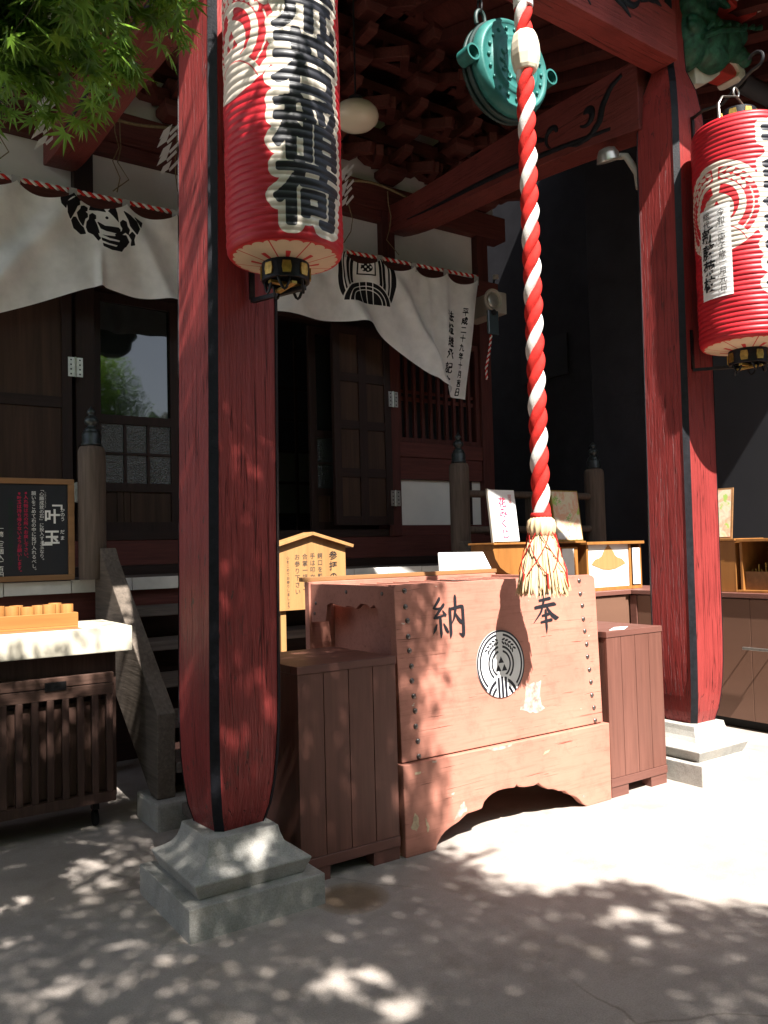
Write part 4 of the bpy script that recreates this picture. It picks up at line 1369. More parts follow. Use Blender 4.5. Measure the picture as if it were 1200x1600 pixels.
def bracket(x, seed):
    """stepped bracket set: bearing blocks and boat-shaped arms climbing out towards the eave"""
    mb = MB()
    arm = lambda w: [(-w, 0.11), (w, 0.11), (w, 0.05), (w * 0.78, 0.0), (-w * 0.78, 0.0), (-w, 0.05)]
    for lv in range(4):
        z = 5.14 + lv * 0.33
        y = HY - 0.10 - lv * 0.26
        mb.frus((x - 0.08, x + 0.08, y - 0.08, y + 0.08, z), (x - 0.12, x + 0.12, y - 0.12, y + 0.12, z + 0.06))
        mb.box(x - 0.12, x + 0.12, y - 0.12, y + 0.12, z + 0.06, z + 0.12)
        mb.prism(arm(0.36 + 0.05 * lv), (x, y - 0.05, z + 0.125), UX, UZ, (0, 0.10, 0))
        mb.prism([(HY, 0.0), (y - 0.30, 0.06), (y - 0.34, 0.12), (HY, 0.12)], (x - 0.05, 0, z + 0.122), UY, UZ, (0.1, 0, 0))
        for sx in (-1, 0, 1):
            bx = x + sx * (0.29 + 0.05 * lv)
            mb.frus((bx - 0.055, bx + 0.055, y - 0.055, y + 0.055, z + 0.236), (bx - 0.08, bx + 0.08, y - 0.08, y + 0.08, z + 0.275))
            mb.box(bx - 0.08, bx + 0.08, y - 0.08, y + 0.08, z + 0.275, z + 0.318)
        for sx in (-1, 1):                                # slanted tail pieces
            mb.beam((x + sx * 0.12, y + 0.1, z + 0.20), (x + sx * (0.33 + 0.03 * lv), y - 0.30, z + 0.12), 0.075, 0.10)
    mb.build('bracket_set', M['darkred'], hall, bevel=0.005, seg=1)


for i, x in enumerate((1.69, 2.42, 3.16, 3.90, 4.635, 5.30, 5.87)):
    bracket(x, i)
for lv in range(3):
    y = HY - 0.36 - lv * 0.26
    part('bracket_beam', M['darkred'], (-3, 6.3, y - 0.05, y + 0.05, 5.80 + lv * 0.33, 5.90 + lv * 0.33))

# glazed sliding doors in the opening
for xa, xb, yy in ((1.772, 2.50, HY + 0.10), (2.44, 3.17, HY + 0.15), (2.47, 3.20, HY + 0.20), (3.80, 4.555, HY + 0.15)):
    d = part('sliding_door', M['brown'], (xa, xa + 0.075, yy, yy + 0.04, 1.70, 3.655), (xb - 0.075, xb, yy, yy + 0.04, 1.70, 3.655),
             (xa + 0.075, xb - 0.075, yy, yy + 0.04, 1.70, 1.78), (xa + 0.075, xb - 0.075, yy, yy + 0.04, 2.03, 2.10), (xa + 0.075, xb - 0.075, yy, yy + 0.04, 2.585, 2.655), (xa + 0.075, xb - 0.075, yy, yy + 0.04, 3.58, 3.655),
             *[(xa + 0.075 + (xb - xa - 0.15) * k / 3 - 0.012, xa + 0.075 + (xb - xa - 0.15) * k / 3 + 0.012, yy + 0.006, yy + 0.034, 2.101, 2.584) for k in (1, 2)],
             (xa + 0.076, xb - 0.076, yy + 0.004, yy + 0.036, 2.332, 2.352))
    MB().prism([(xa + 0.07, yy + 0.006), (xb - 0.07, yy + 0.034), (xb - 0.07, yy + 0.038), (xa + 0.07, yy + 0.010)], (0, 0, 2.62), UX, UY, (0, 0, 0.98)).build('pane', M['glass'], d)
    MB().box(xa + 0.07, xb - 0.07, yy + 0.018, yy + 0.022, 2.09, 2.60).build('patterned_pane', M['frost'], d)
    mb = MB().box(xa + 0.07, xb - 0.07, yy + 0.02, yy + 0.026, 1.77, 2.04)
    for k in range(3):
        mb.box(xa + 0.20 + 0.055 * k, xa + 0.222 + 0.055 * k, yy + 0.008, yy + 0.0195, 1.782, 2.028)
    mb.build('lower_panel', M['panelwood'], d)


def door_leaf(x0, x1, y, z0, z1, label, hinge_x, cols=2, rows=4):
    d = part('door_leaf', M['brown'], (x0, x0 + 0.075, y, y + 0.05, z0, z1), (x1 - 0.075, x1, y, y + 0.05, z0, z1), label=label, bevel=0.004)
    w = (x1 - x0 - 0.15 - 0.09 * (cols - 1)) / cols
    for c in range(1, cols):
        MB().box(x0 + 0.075 + c * w + (c - 1) * 0.09, x0 + 0.075 + c * (w + 0.09), y + 0.003, y + 0.047, z0 + 0.001, z1 - 0.001).build('mullion', M['brown'], d)
    h = (z1 - z0 - 0.085 * (rows + 1)) / rows
    for r in range(rows + 1):
        zz = z0 + r * (h + 0.085)
        MB().box(x0 + 0.076, x1 - 0.076, y + 0.006, y + 0.044, zz + 0.001, zz + 0.084).build('crossbar', M['brownx'], d)

    mb = MB()
    for c in range(cols):
        for r in range(rows):
            xx = x0 + 0.075 + c * (w + 0.09)
            mb.box(xx - 0.002, xx + w + 0.002, y + 0.020, y + 0.030, z0 + 0.085 + r * (h + 0.085), z0 + 0.085 + r * (h + 0.085) + h)
    mb.build('panels', M['panelwood'], d)
    for z in (2.0, 2.97):
        hg = MB().box(hinge_x - 0.055, hinge_x - 0.004, y - 0.006, y - 0.001, z - 0.075, z + 0.075).box(hinge_x + 0.004, hinge_x + 0.055, y - 0.006, y - 0.001, z - 0.075, z + 0.075)
        hg.tube([(hinge_x, y - 0.006, z - 0.078), (hinge_x, y - 0.006, z + 0.078)], 0.008, 8)
        for sx in (-0.038, 0.038):
            for dz in (-0.055, -0.02, 0.02, 0.055):
                pass
        hg.build('hinge', M['steel'], d)
        sc_ = MB()
        for sx in (-0.033, 0.033):
            for dz in (-0.055, -0.018, 0.018, 0.055):
                sc_.box(hinge_x + sx - 0.006, hinge_x + sx + 0.006, y - 0.0075, y - 0.0062, z + dz - 0.006, z + dz + 0.006)
        sc_.build('screws', M['iron'], d)


door_leaf(3.925, 4.575, HY - 0.09, 1.74, 3.64, 'open panelled door leaf beside the barred window', 4.60)
door_leaf(0.92, 1.575, HY - 0.10, 1.74, 3.64, 'open panelled door leaf above the black menu board', 1.60, 1, 2)
# barred window and panels on the far bay
bar = thing('x', '', '', (0, 0, 0)) if False else None
wd = part('barred_window', M['darkredz'], (4.712, 4.76, HY + 0.0, HY + 0.06, 2.57, 3.66), (5.745, 5.793, HY + 0.0, HY + 0.06, 2.57, 3.66), (4.761, 5.744, HY + 0.0, HY + 0.06, 2.57, 2.62), (4.761, 5.744, HY + 0.0, HY + 0.06, 3.60, 3.66))
for k in range(9):
    x = 4.84 + k * 0.103
    MB().box(x - 0.017, x + 0.017, HY + 0.012, HY + 0.045, 2.621, 3.599).build('bar', M['darkredz'], wd)
MB().box(4.761, 5.744, HY + 0.046, HY + 0.058, 3.0, 3.04).box(4.761, 5.744, HY + 0.046, HY + 0.058, 3.08, 3.11).build('crossbar', M['darkred'], wd)
MB().box(4.75, 5.75, HY + 0.09, HY + 0.10, 2.58, 3.64).build('backing', M['blackmat'], wd)
part('window_sill', M['darkred'], (4.711, 5.794, HY - 0.03, HY + 0.10, 2.42, 2.568), bevel=0.006)
part('waist_beam', M['darkred'], (4.711, 5.794, HY - 0.015, HY + 0.10, 2.20, 2.418), bevel=0.006)
part('plaster_panel', M['plaster'], (4.711, 5.794, HY + 0.03, HY + 0.06, 1.742, 2.198), label='white plaster panel under the barred window')
part('bottom_rail', M['darkred'], (4.711, 5.794, HY - 0.02, HY + 0.10, 1.632, 1.740))
part('bay_strut', M['brown'], (5.60, 5.65, HY - 0.005, HY + 0.029, 1.742, 2.198))
part('bay_panel', M['brown'], (0.026, 1.614, HY + 0.06, HY + 0.09, 1.632, 3.945))

# ------------------------------------------------------------------ curtain with crests
cu = thing('shrine_curtain', 'white gathered shrine curtain with black crests and brushed writing under the beam', 'curtain', (3.15, 6.2, 4.2))
nu, nv = 1000, 170
S, T = np.meshgrid(np.linspace(0, 1, nu), np.linspace(0, 1, nv))
xl, xr = 0.30, 5.455
X0 = xl + (xr - xl) * S
hem_x = [0.30, 0.70, 1.02, 1.34, 1.60, 1.70, 1.97, 2.29, 2.75, 3.24, 3.62, 4.02, 4.15, 4.30, 4.52, 4.74, 5.00, 5.20, 5.455]
hem_z = [2.93, 3.07, 3.23, 3.37, 3.485, 3.52, 3.49, 3.503, 3.53, 3.546, 3.543, 3.57, 3.545, 3.457, 3.33, 3.20, 3.08, 2.985, 2.965]
hem = np.interp(X0, hem_x, hem_z)
ker = np.hanning(31); ker /= ker.sum()
hem = np.apply_along_axis(lambda r: np.convolve(np.pad(r, 15, 'edge'), ker, 'valid'), 1, hem)
loops = [5.44 - 0.392 * i for i in range(14)]
ph = ((5.44 - X0) / 0.392) % 1
topz = 4.205 - 0.085 * np.sin(PI * ph) ** 0.7
Zc = topz + (hem - topz) * T
# the far edge slants in towards its low corner
Xc = X0 - 0.215 * np.clip((X0 - 4.7) / 0.755, 0, 1) ** 1.5 * T
dx1, dx2 = X0 - 1.68, X0 - 4.0
fold = 0.020 * np.sin((5.44 - X0) / 0.392 * 2 * PI) * (1 - T) ** 1.5
fold += 0.045 * T * np.sin(7.5 * X0 + 2.2 * T) * np.clip(1.3 - np.abs(X0 - 3.1) / 2.4, 0.25, 1)
gauss = lambda d, w: np.exp(-(d / w) ** 2)
ridge = lambda d, w: gauss(d, w) - 0.55 * gauss(d - 1.6 * w, 1.2 * w)      # a fold that drops away on its far side
down = 4.2 - Zc
fold += 0.085 * ridge((X0 - 4.33) - 0.62 * down, 0.085) * T ** 0.5
fold += 0.045 * ridge((X0 - 4.78) - 0.10 * down, 0.055) * T ** 0.3 * (1 - 0.4 * T)
fold += 0.030 * ridge((X0 - 5.03) - 0.04 * down, 0.050) * T ** 0.3 * (1 - 0.5 * T)
fold += 0.080 * ridge((X0 - 3.70) - 0.55 * down, 0.10) * T ** 0.8
fold += 0.060 * ridge((X0 - 2.60) - 0.25 * down, 0.10) * T ** 0.8
fold += 0.085 * ridge(-(X0 - 1.55) - 0.75 * down, 0.10) * T ** 0.6
fold += 0.060 * ridge(-(X0 - 1.05) - 0.55 * down, 0.09) * T ** 0.6
fold += 0.070 * ridge((X0 - 1.95) - 0.40 * down, 0.09) * T ** 0.7
fold += 0.050 * gauss(X0 - 1.70, 0.03) * np.clip((T - 0.45) / 0.5, 0, 1)
fold += 0.018 * np.sin(17 * X0 - 6 * T) * T * (1 - T) * 2
Yc = 6.17 - fold
# ink: fox crest near the left gather, rice dome crest in the middle, both flat prints on the cloth
ink = np.full(X0.shape, -1.0)
FXW, FZW = 0.00062, 0.00066


def fp(pts):
    return [(1.72 + (x - 620) * FXW, 4.03 - (y - 0.165 * (x - 620) - 480) * FZW) for x, y in pts]


reg = (np.abs(X0 - 1.72) < 0.45) & (np.abs(Zc - 4.0) < 0.40)
Xs, Zs = X0[reg], Zc[reg]
fk = np.full(Xs.shape, -1.0)
dark = [[(130, 250), (150, 210), (230, 170), (325, 120), (330, 190), (280, 210), (240, 240), (195, 290), (187, 375), (140, 320)],
        [(200, 290), (250, 262), (330, 205), (345, 175), (385, 160), (420, 195), (400, 235), (365, 245), (368, 300), (330, 325), (300, 390), (240, 495), (205, 430)],
        [(322, 400), (370, 345), (380, 310), (420, 298), (462, 320), (455, 355), (420, 365), (460, 400), (460, 440), (425, 465), (400, 555), (350, 480)],
        [(255, 480), (280, 440), (310, 435), (345, 485), (380, 535), (415, 565), (440, 640), (380, 645), (330, 600), (290, 570)],
        [(440, 490), (470, 455), (478, 395), (515, 372), (553, 400), (552, 440), (530, 450), (560, 520), (582, 600), (602, 720), (580, 742), (520, 660), (452, 622), (430, 560)],
        [(540, 160), (675, 390), (575, 365), (470, 355)], [(765, 290), (805, 400), (825, 515), (745, 430), (685, 372)],
        [(835, 490), (870, 460), (915, 480), (930, 540), (962, 585), (945, 640), (905, 612), (855, 645), (800, 700), (760, 660), (860, 610), (870, 570), (840, 525)],
        [(870, 350), (960, 400), (1050, 480), (1087, 580), (1052, 652), (1002, 592), (960, 540), (935, 460)],
        [(945, 640), (985, 600), (1022, 640), (1005, 700), (1020, 765), (975, 770), (985, 700)], [(1020, 425), (1118, 490), (1098, 555), (1070, 500)],
        [(600, 740), (580, 640), (640, 655), (760, 665), (860, 640), (930, 640), (972, 720), (930, 780), (900, 800), (860, 855), (720, 840), (610, 790)],
        [(552, 488), (640, 545), (830, 568), (852, 590), (840, 620), (790, 632), (660, 604), (590, 570)]]
for i, p in enumerate(dark):
    q = np.array(fp(p))
    if i not in (5, 6):                                   # the clouds are rounded, the ears stay pointed
        q = q.mean(0) + (q - q.mean(0)) * 0.86
        fk = np.maximum(fk, psdf(q, Xs, Zs) + 0.0052)
    else:
        fk = np.maximum(fk, psdf(q, Xs, Zs) - 0.0015)
for p in ([(572, 628), (700, 690), (830, 715), (820, 732), (700, 718), (585, 672)], [(580, 705), (700, 755), (800, 775), (780, 792), (690, 772), (595, 737)]):
    fk = np.minimum(fk, -psdf(fp(p), Xs, Zs))
e = fp([(677, 450)])[0]
fk = np.maximum(fk, 0.0115 - np.hypot(Xs - e[0], Zs - e[1]))
ink[reg] = fk
cx_, cz_, rc = 4.10, 4.035, 0.33
u_, v_ = (X0 - cx_) / rc, (Zc - cz_) / (rc * 0.83)
dr_ = np.hypot(u_, v_ + 1.02)
ro = np.abs(u_) + 0.05 * np.sin(v_ * 4.2)
ck = np.full(X0.shape, -1.0)
prof = 0.42 + 0.25 * np.cos(np.clip(v_, -1, 1) * 2.1)
for lo, hi in ((0.0, 0.10), (0.13, 0.24), (0.34, 0.40), (0.44, 0.58)):
    ck = np.maximum(ck, np.minimum(band(np.abs(u_) - 0.42 * np.sqrt(np.clip(1.08 - v_ ** 2, 0, 1)) + 0.03, lo, hi), np.minimum(dr_ - 0.78, 0.62 - v_)))
sq = np.maximum(np.abs(u_), np.abs(v_ - 0.22))
ck = np.maximum(ck, band(sq, 0.23, 0.275))
ck = np.maximum(ck, np.minimum(0.17 - np.hypot(u_, (v_ - 0.2) * 1.1), 0.06 * np.sin(u_ * 42) * np.sin(v_ * 36) + 0.02))
lines = np.minimum.reduce([np.abs(dr_ - 0.60) - 0.014, np.abs(dr_ - 0.48) - 0.014, np.abs(u_ - 0.16 + 0.05 * v_) - 0.012, np.abs(u_ + 0.02 + 0.05 * v_) - 0.012, np.abs(u_ + 0.20 + 0.05 * v_) - 0.012])
ck = np.maximum(ck, np.minimum(np.minimum(0.74 - dr_, v_ + 1.02), lines))
ink = np.maximum(ink, np.where(np.hypot(u_, v_) < 1.3, ck * rc, -1))
for body, xx, z0, sz in (('平成二十九年十月吉日', 5.30, 3.84, 0.083), ('法燈継承記念', 5.115, 3.78, 0.115)):
    ms = raster(body, sz, X0[:1].repeat(nv, 0) - xx, np.linspace(4.25, 2.9, nv)[::-1][:, None] * np.ones((1, nu)) - z0, line=1.12 if sz > 0.1 else 1.08, bold=0.012)
    zi = np.linspace(2.9, 4.25, nv)
    sdm = sdf(ms, X0[0, 1] - X0[0, 0], zi[1] - zi[0], 0.02)
    iz = np.clip(((Zc - 2.9) / (zi[1] - zi[0])), 0, nv - 1.001)
    i0 = iz.astype(int)
    cidx = np.arange(nu)[None, :].repeat(nv, 0)
    val = sdm[i0, cidx] * (1 - (iz - i0)) + sdm[i0 + 1, cidx] * (iz - i0)
    ink = np.maximum(ink, np.where(Xc > 4.9, val + 0.0015, -1))
np_mesh('cloth', np.stack([Xc, Yc, Zc], -1).reshape(-1, 3), grid_faces(nu, nv), M['cloth'], cu, {'inkf': ink})
for x in loops:
    if x > 0.3:
        MB().prism([(-0.028, -0.05), (0.028, -0.05), (0.028, 0.035), (-0.028, 0.035)], (x - 0.005, 6.175, 4.2), UX, UZ, (0, 0.006, 0)).box(x - 0.033, x + 0.023, 6.176, 6.225, 4.232, 4.237).build('hanging_loop', M['cloth'], cu)


def twisted(name, pts, r, pitch, ma, mbb, label, cat):
    """two-colour cord: red and white strands laid round each other"""
    t = thing(name, label, cat, pts[0])
    P = np.array(pts, float)
    d = np.concatenate([[0], np.cumsum(np.linalg.norm(np.diff(P, axis=0), axis=1))])
    n = int(d[-1] / pitch * 9)
    s = np.linspace(0, d[-1], n)
    Q = np.stack([np.interp(s, d, P[:, k]) for k in range(3)], 1)
    for k, (mm, lb) in enumerate(((ma, 'red strand'), (mbb, 'white strand'))):
        out = []
        for i in range(n):
            tg = Vector(Q[min(i + 1, n - 1)] - Q[max(i - 1, 0)]).normalized()
            a = tg.cross(UZ if abs(tg.z) < 0.9 else UX).normalized()
            b = tg.cross(a)
            th = 2 * PI * s[i] / pitch + k * PI
            out.append(Vector(Q[i]) + (a * math.cos(th) + b * math.sin(th)) * r * 0.55)
        MB().tube(out, r * 0.62, 6).build('strand', mm, t, True, label=lb)


twisted('curtain_rope', [(0.3, 6.20, 4.215), (2.3, 6.20, 4.228), (4.0, 6.20, 4.215), (5.47, 6.20, 4.243)], 0.017, 0.075, M['ropered'], M['ropewhite'], 'red and white twisted rope carrying the white shrine curtain', 'rope')
twisted('rope_end', [(5.515, 6.07, 3.63), (5.49, 6.08, 3.45), (5.45, 6.09, 3.28), (5.455, 6.09, 3.17)], 0.012, 0.06, M['ropered'], M['ropewhite'], 'loose end of red and white rope hanging below the emergency lamp', 'rope')

# ------------------------------------------------------------------ straw rope with paper streamers
sr = thing('straw_rope', 'thin straw rope strung along the hall above the curtain', 'rope', (3.2, 6.3, 4.95))
px = np.linspace(0.4, 5.2, 60)
MB().tube([(x, 6.30, 4.93 + 0.03 * math.sin(x * 3.2) - 0.02 * math.sin(x * 7)) for x in px], 0.012, 6).build('cord', M['straw'], sr, True)
mb = MB()
rd = random.Random(8)
for x in (1.05, 1.86, 1.90, 2.36, 2.62, 3.45, 3.99, 4.45):
    pts = [(x, 6.295, 4.93)]
    for k in range(5):
        pts.append((x + rd.uniform(-0.02, 0.03) * k, 6.29, 4.93 - 0.12 * (k + 1)))
    MB().tube(pts, 0.0045, 4).build('straw_wisp', M['straw'], sr, True)
for i, (x, zz) in enumerate(((2.24, 4.93), (3.92, 5.02), (1.30, 4.90))):
    mb = MB()
    for k in range(5):
        o = Vector((x - 0.02 * (k % 2), 6.262 + 0.006 * k, zz - 0.02 - 0.072 * k))
        mb.prism([(0, 0), (0.075, 0.075), (0.045, -0.01), (-0.035, -0.085)], o, UX, UZ, (0, 0.0015, 0))
        mb.prism([(0.045, -0.01), (0.125, 0.09), (0.135, 0.07), (0.053, -0.03)], o + Vector((0, -0.004, 0)), UX, UZ, (0, 0.0015, 0))
    tag(mb.build('paper_streamer', M['paper']), ('white zigzag paper streamer on the straw rope left of the nearer pillar', 'white zigzag paper streamer on the straw rope right of the nearer lantern', 'white zigzag paper streamer on the straw rope beside the red side beam')[i], 'paper streamer', 'paper streamers on the straw rope')

# ------------------------------------------------------------------ lamps
gl = thing('globe_lamp', 'cream egg-shaped glass lamp hanging under the brackets beside the lantern', 'lamp', (3.10, 4.75, 4.55))
MB().lathe([(0.02, -0.098), (0.07, -0.092), (0.12, -0.070), (0.152, -0.038), (0.162, -0.005), (0.155, 0.028), (0.128, 0.060), (0.085, 0.082), (0.045, 0.09)], (3.10, 4.75, 4.575), 36).build('globe', M['lampglass'], gl, 'all')
MB().lathe([(0.045, 0.088), (0.05, 0.092), (0.05, 0.13), (0.03, 0.14)], (3.10, 4.75, 4.575), 20).build('fitting', M['iron'], gl, True)
MB().tube([(3.10, 4.75, 4.71), (3.10, 4.75, 6.05)], 0.007, 6).build('cord', M['iron'], gl)

el = thing('emergency_lamp', 'beige round-headed emergency lamp on the hall corner beside the curtain', 'lamp', (5.55, 6.2, 3.8))
MB().box(5.56, 5.73, 6.06, 6.52, 3.86, 4.08).build('housing', M['plastic'], el, bevel=0.012)
MB().lathe([(0.105, 0.0), (0.112, -0.02), (0.108, -0.035), (0.095, -0.03), (0.09, -0.015)], (5.52, 6.05, 3.97), 32, ax=(0, 1, 0), e1=(1, 0, 0)).build('bezel', M['plastic'], el, True)
MB().lathe([(0.001, -0.022), (0.05, -0.02), (0.09, -0.012)], (5.52, 6.05, 3.97), 32, ax=(0, 1, 0), e1=(1, 0, 0)).build('reflector', M['chrome'], el, 'all')
MB().box(5.45, 5.585, 6.03, 6.06, 3.62, 3.865).build('handle_panel', M['darkglass'], el, bevel=0.01)
MB().lathe([(0.03, 0), (0.03, -0.015), (0.001, -0.016)], (5.517, 6.03, 3.84), 18, ax=(0, 1, 0), e1=(1, 0, 0)).build('knob', M['iron'], el, True)

fl = thing('flood_lamp', 'round hooded metal lamp fixed to the shaded side of the farther pillar', 'lamp', (4.6, 3.78, 4.2))
MB().lathe([(0.02, 0.085), (0.055, 0.075), (0.075, 0.04), (0.082, 0.0), (0.086, -0.012), (0.08, -0.014), (0.072, -0.004)], (4.63, 3.80, 4.25), 26, ax=Vector((-0.35, -0.1, 0.93)).normalized(), e1=Vector((0.93, 0, 0.35)).normalized()).build('hood', M['chrome'], fl, 'all')
MB().tube([(4.65, 3.78, 4.27), (4.70, 3.70, 4.25), (4.71, 3.62, 4.10), (4.70, 3.60, 3.98)], 0.025, 10).build('arm', M['plastic'], fl, True)
cc = thing('security_camera', 'small grey security camera on the black wall right of the emergency lamp', 'camera', (6.3, 6.9, 4.55))
MB().beam((6.20, 6.72, 4.52), (6.36, 6.90, 4.60), 0.06, 0.055).build('camera_body', M['plastic'], cc, bevel=0.008)
MB().tube([(6.36, 6.92, 4.58), (6.45, 7.05, 4.50), (6.55, 7.20, 4.50)], 0.012, 6).build('mount', M['iron'], cc)
MB().box(6.22, 6.38, 6.86, 6.96, 4.22, 4.36).build('junction_box', M['iron'], cc, bevel=0.006)
MB().box(6.25, 6.29, 6.853, 6.8595, 4.27, 4.31).build('terminal', M['gold'], cc)

# ------------------------------------------------------------------ amulet counter on the right
ct = thing('counter', 'brown L-shaped counter along the black wall at the right', 'counter', (6.3, 3.8, 0))
CX, CY, CT = 6.03, 4.89, 1.083
MB().box(CX + 0.03, 6.70, 1.2, 5.55, 0.075, 1.045).box(4.50, CX + 0.03, CY + 0.03, 5.55, 0.075, 1.045).build('carcass', M['counter'], ct)
MB().box(CX + 0.07, 6.68, 1.22, 5.5, 0, 0.074).box(4.55, CX + 0.07, CY + 0.07, 5.5, 0, 0.074).build('kick_board', M['rubber'], ct)
y = CY - 0.062
for w in (1.085, 0.62, 0.62, 0.62):
    MB().box(CX + 0.008, CX + 0.028, y - w + 0.003, y, 0.08, 1.036).build('door_panel', M['counter'], ct, bevel=0.002, seg=1)
    y -= w
MB().box(CX - 0.0005, CX + 0.03, CY - 0.058, CY + 0.012, 0.08, 1.0355).build('corner_post', M['cabx'], ct, bevel=0.002, seg=1)
x = CX - 0.062
for w in (0.72, 0.72):
    MB().box(x - w + 0.003, x, CY + 0.008, CY + 0.028, 0.08, 1.036).build('door_panel', M['counter'], ct, bevel=0.002, seg=1)
    x -= w
MB().box(CX - 0.012, 6.72, 1.19, CY - 0.013, 1.0465, CT).box(4.48, 6.72, CY - 0.012, 5.57, 1.0465, CT).build('counter_top', M['cabx'], ct, bevel=0.002, seg=1)
MB().tube([(CX + 0.008, 3.76, 0.655), (CX - 0.05, 3.76, 0.655)], 0.006, 8).tube([(CX + 0.008, 3.55, 0.655), (CX - 0.05, 3.55, 0.655)], 0.006, 8).box(CX - 0.066, CX - 0.040, 3.53, 3.78, 0.645, 0.665).build('handle', M['steel'], ct, bevel=0.002)

# display cases standing on the counter
c1 = thing('display_box', 'honey pine box with a curved lower corner behind the straw tassel', 'display box', (5.0, 5.05, CT))
prof = [(4.49, 1.517), (4.49, 1.47), (4.51, 1.40), (4.56, 1.33), (4.63, 1.285), (4.70, 1.262), (5.24, 1.262), (5.24, 1.517)]
MB().prism(prof, (0, 5.0, 0), UX, UZ, (0, 0.28, 0)).build('curved_box', M['case'], c1, bevel=0.004)
MB().box(4.72, 5.2, 5.03, 5.25, CT + 0.001, 1.2615).build('foot', M['case'], c1)
MB().box(5.243, 5.50, 5.02, 5.27, CT + 0.001, 1.485).build('side_case', M['case'], c1, bevel=0.004)
MB().box(5.30, 5.445, 5.0185 - 0.004, 5.0195, 1.11, 1.47).build('paper_front', M['paper'], c1)
MB().box(4.475, 5.56, 4.975, 5.30, 1.5175, 1.534).build('shelf_board', M['case'], c1, bevel=0.003)
c2 = thing('display_case', 'honey pine case with a scalloped white paper front beside the pillar', 'display case', (5.95, 5.05, CT))
MB().box(5.59, 5.615, 5.0, 5.30, CT + 0.001, 1.497).box(6.31, 6.335, 5.0, 5.30, CT + 0.001, 1.497).box(6.165, 6.19, 5.0, 5.30, CT + 0.001, 1.497).box(5.616, 6.309, 5.28, 5.30, CT + 0.001, 1.497).build('frame', M['case'], c2, bevel=0.003)
MB().box(5.616, 6.164, 4.998, 5.02, CT + 0.001, 1.112).box(6.191, 6.309, 4.998, 5.02, CT + 0.001, 1.112).build('front_rail', M['case'], c2)
MB().box(5.57, 6.35, 4.97, 5.32, 1.498, 1.524).build('top_board', M['case'], c2, bevel=0.003)
MB().box(5.618, 6.163, 5.012, 5.016, 1.114, 1.496).build('paper_front', M['paper'], c2)
sc_ = [(5.89, 1.496), (5.82, 1.43), (5.80, 1.395), (5.76, 1.375), (5.71, 1.365), (5.68, 1.34), (5.66, 1.32), (5.72, 1.30), (5.80, 1.275), (5.89, 1.265), (5.98, 1.275), (6.06, 1.30), (6.12, 1.32), (6.10, 1.34), (6.07, 1.365), (6.02, 1.375), (5.98, 1.395), (5.96, 1.43)]
MB().prism(sc_, (0, 5.0085, 0), UX, UZ, (0, 0.003, 0)).build('scalloped_cutout', M['sign'], c2)
MB().box(6.20, 6.30, 4.99, 4.996, 1.125, 1.46).build('price_card', M['paper'], c2)
letter('御守授与所', (6.25, 4.988, 1.42), UX, UZ, 0.045, M['inkfade'], c2)
c3 = thing('display_case', 'honey pine case of small brass charms on the counter right of the sunlit pillar', 'display case', (6.3, 3.6, CT))
MB().box(6.12, 6.50, 3.84, 3.862, CT + 0.001, 1.49).box(6.12, 6.50, 3.30, 3.322, CT + 0.001, 1.49).box(6.48, 6.50, 3.3225, 3.8395, CT + 0.001, 1.49).build('frame', M['case'], c3, bevel=0.003)
MB().box(6.10, 6.52, 3.28, 3.88, 1.491, 1.515).box(6.10, 6.52, 3.28, 3.885, CT + 0.0005, CT + 0.02).build('top_board', M['case'], c3, bevel=0.003)
MB().box(6.15, 6.165, 3.3225, 3.8395, CT + 0.021, 1.25).build('inner_tray', M['frame'], c3)
mb = MB()
rd = random.Random(4)
for i in range(16):
    yy = 3.34 + i * 0.031
    tag(MB().tube([(6.19, yy, 1.12), (6.20, yy + rd.uniform(-0.015, 0.015), 1.26 + rd.uniform(0, 0.07))], 0.006, 6).build('brass_charm', M['gold'], None, True), 'thin brass charm standing upright in the honey pine case on the counter', 'charm', 'brass charms in the pine case')
c4 = thing('display_box', 'plain honey pine box between the sunlit pillar and the case of charms', 'display box', (6.25, 4.05, CT))
MB().box(6.12, 6.50, 3.90, 4.30, CT + 0.001, 1.50).build('carcass', M['case'], c4, bevel=0.004)
MB().box(6.10, 6.52, 3.89, 4.32, 1.501, 1.52).build('top_board', M['case'], c4, bevel=0.003)

pc = thing('placard', 'white placard with crimson vertical writing standing on the curved pine box', 'placard', (4.65, 5.1, 1.535))
PV = Vector((0, 0.12, 0.99)).normalized()
PN = Vector((0, -PV.z, PV.y))
PO = Vector((4.52, 5.02, 1.545))
MB().prism([(0, 0), (0.285, 0.0), (0.285, 0.432), (0, 0.432)], PO, UX, PV, -PN * 0.008).build('card', M['paper'], pc)
MB().prism([(-0.012, -0.008), (0.0, -0.008), (0.0, 0.44), (-0.012, 0.44)], PO, UX, PV, -PN * 0.02).build('stand_edge', M['plastic'], pc)
letter('花みくじ', PO + UX * 0.135 + PV * 0.325 + PN * 0.0015, UX, PV, 0.088, M['inkred'], pc, 0.022, 1.0)
letter('開運の', PO + UX * 0.225 + PV * 0.375 + PN * 0.0015, UX, PV, 0.040, M['inkfade'], pc, 0.0, 1.0)
letter('百円', PO + UX * 0.07 + PV * 0.09 + PN * 0.0015, UX, PV, 0.034, M['inkgrey'], pc, 0.0, 1.0)


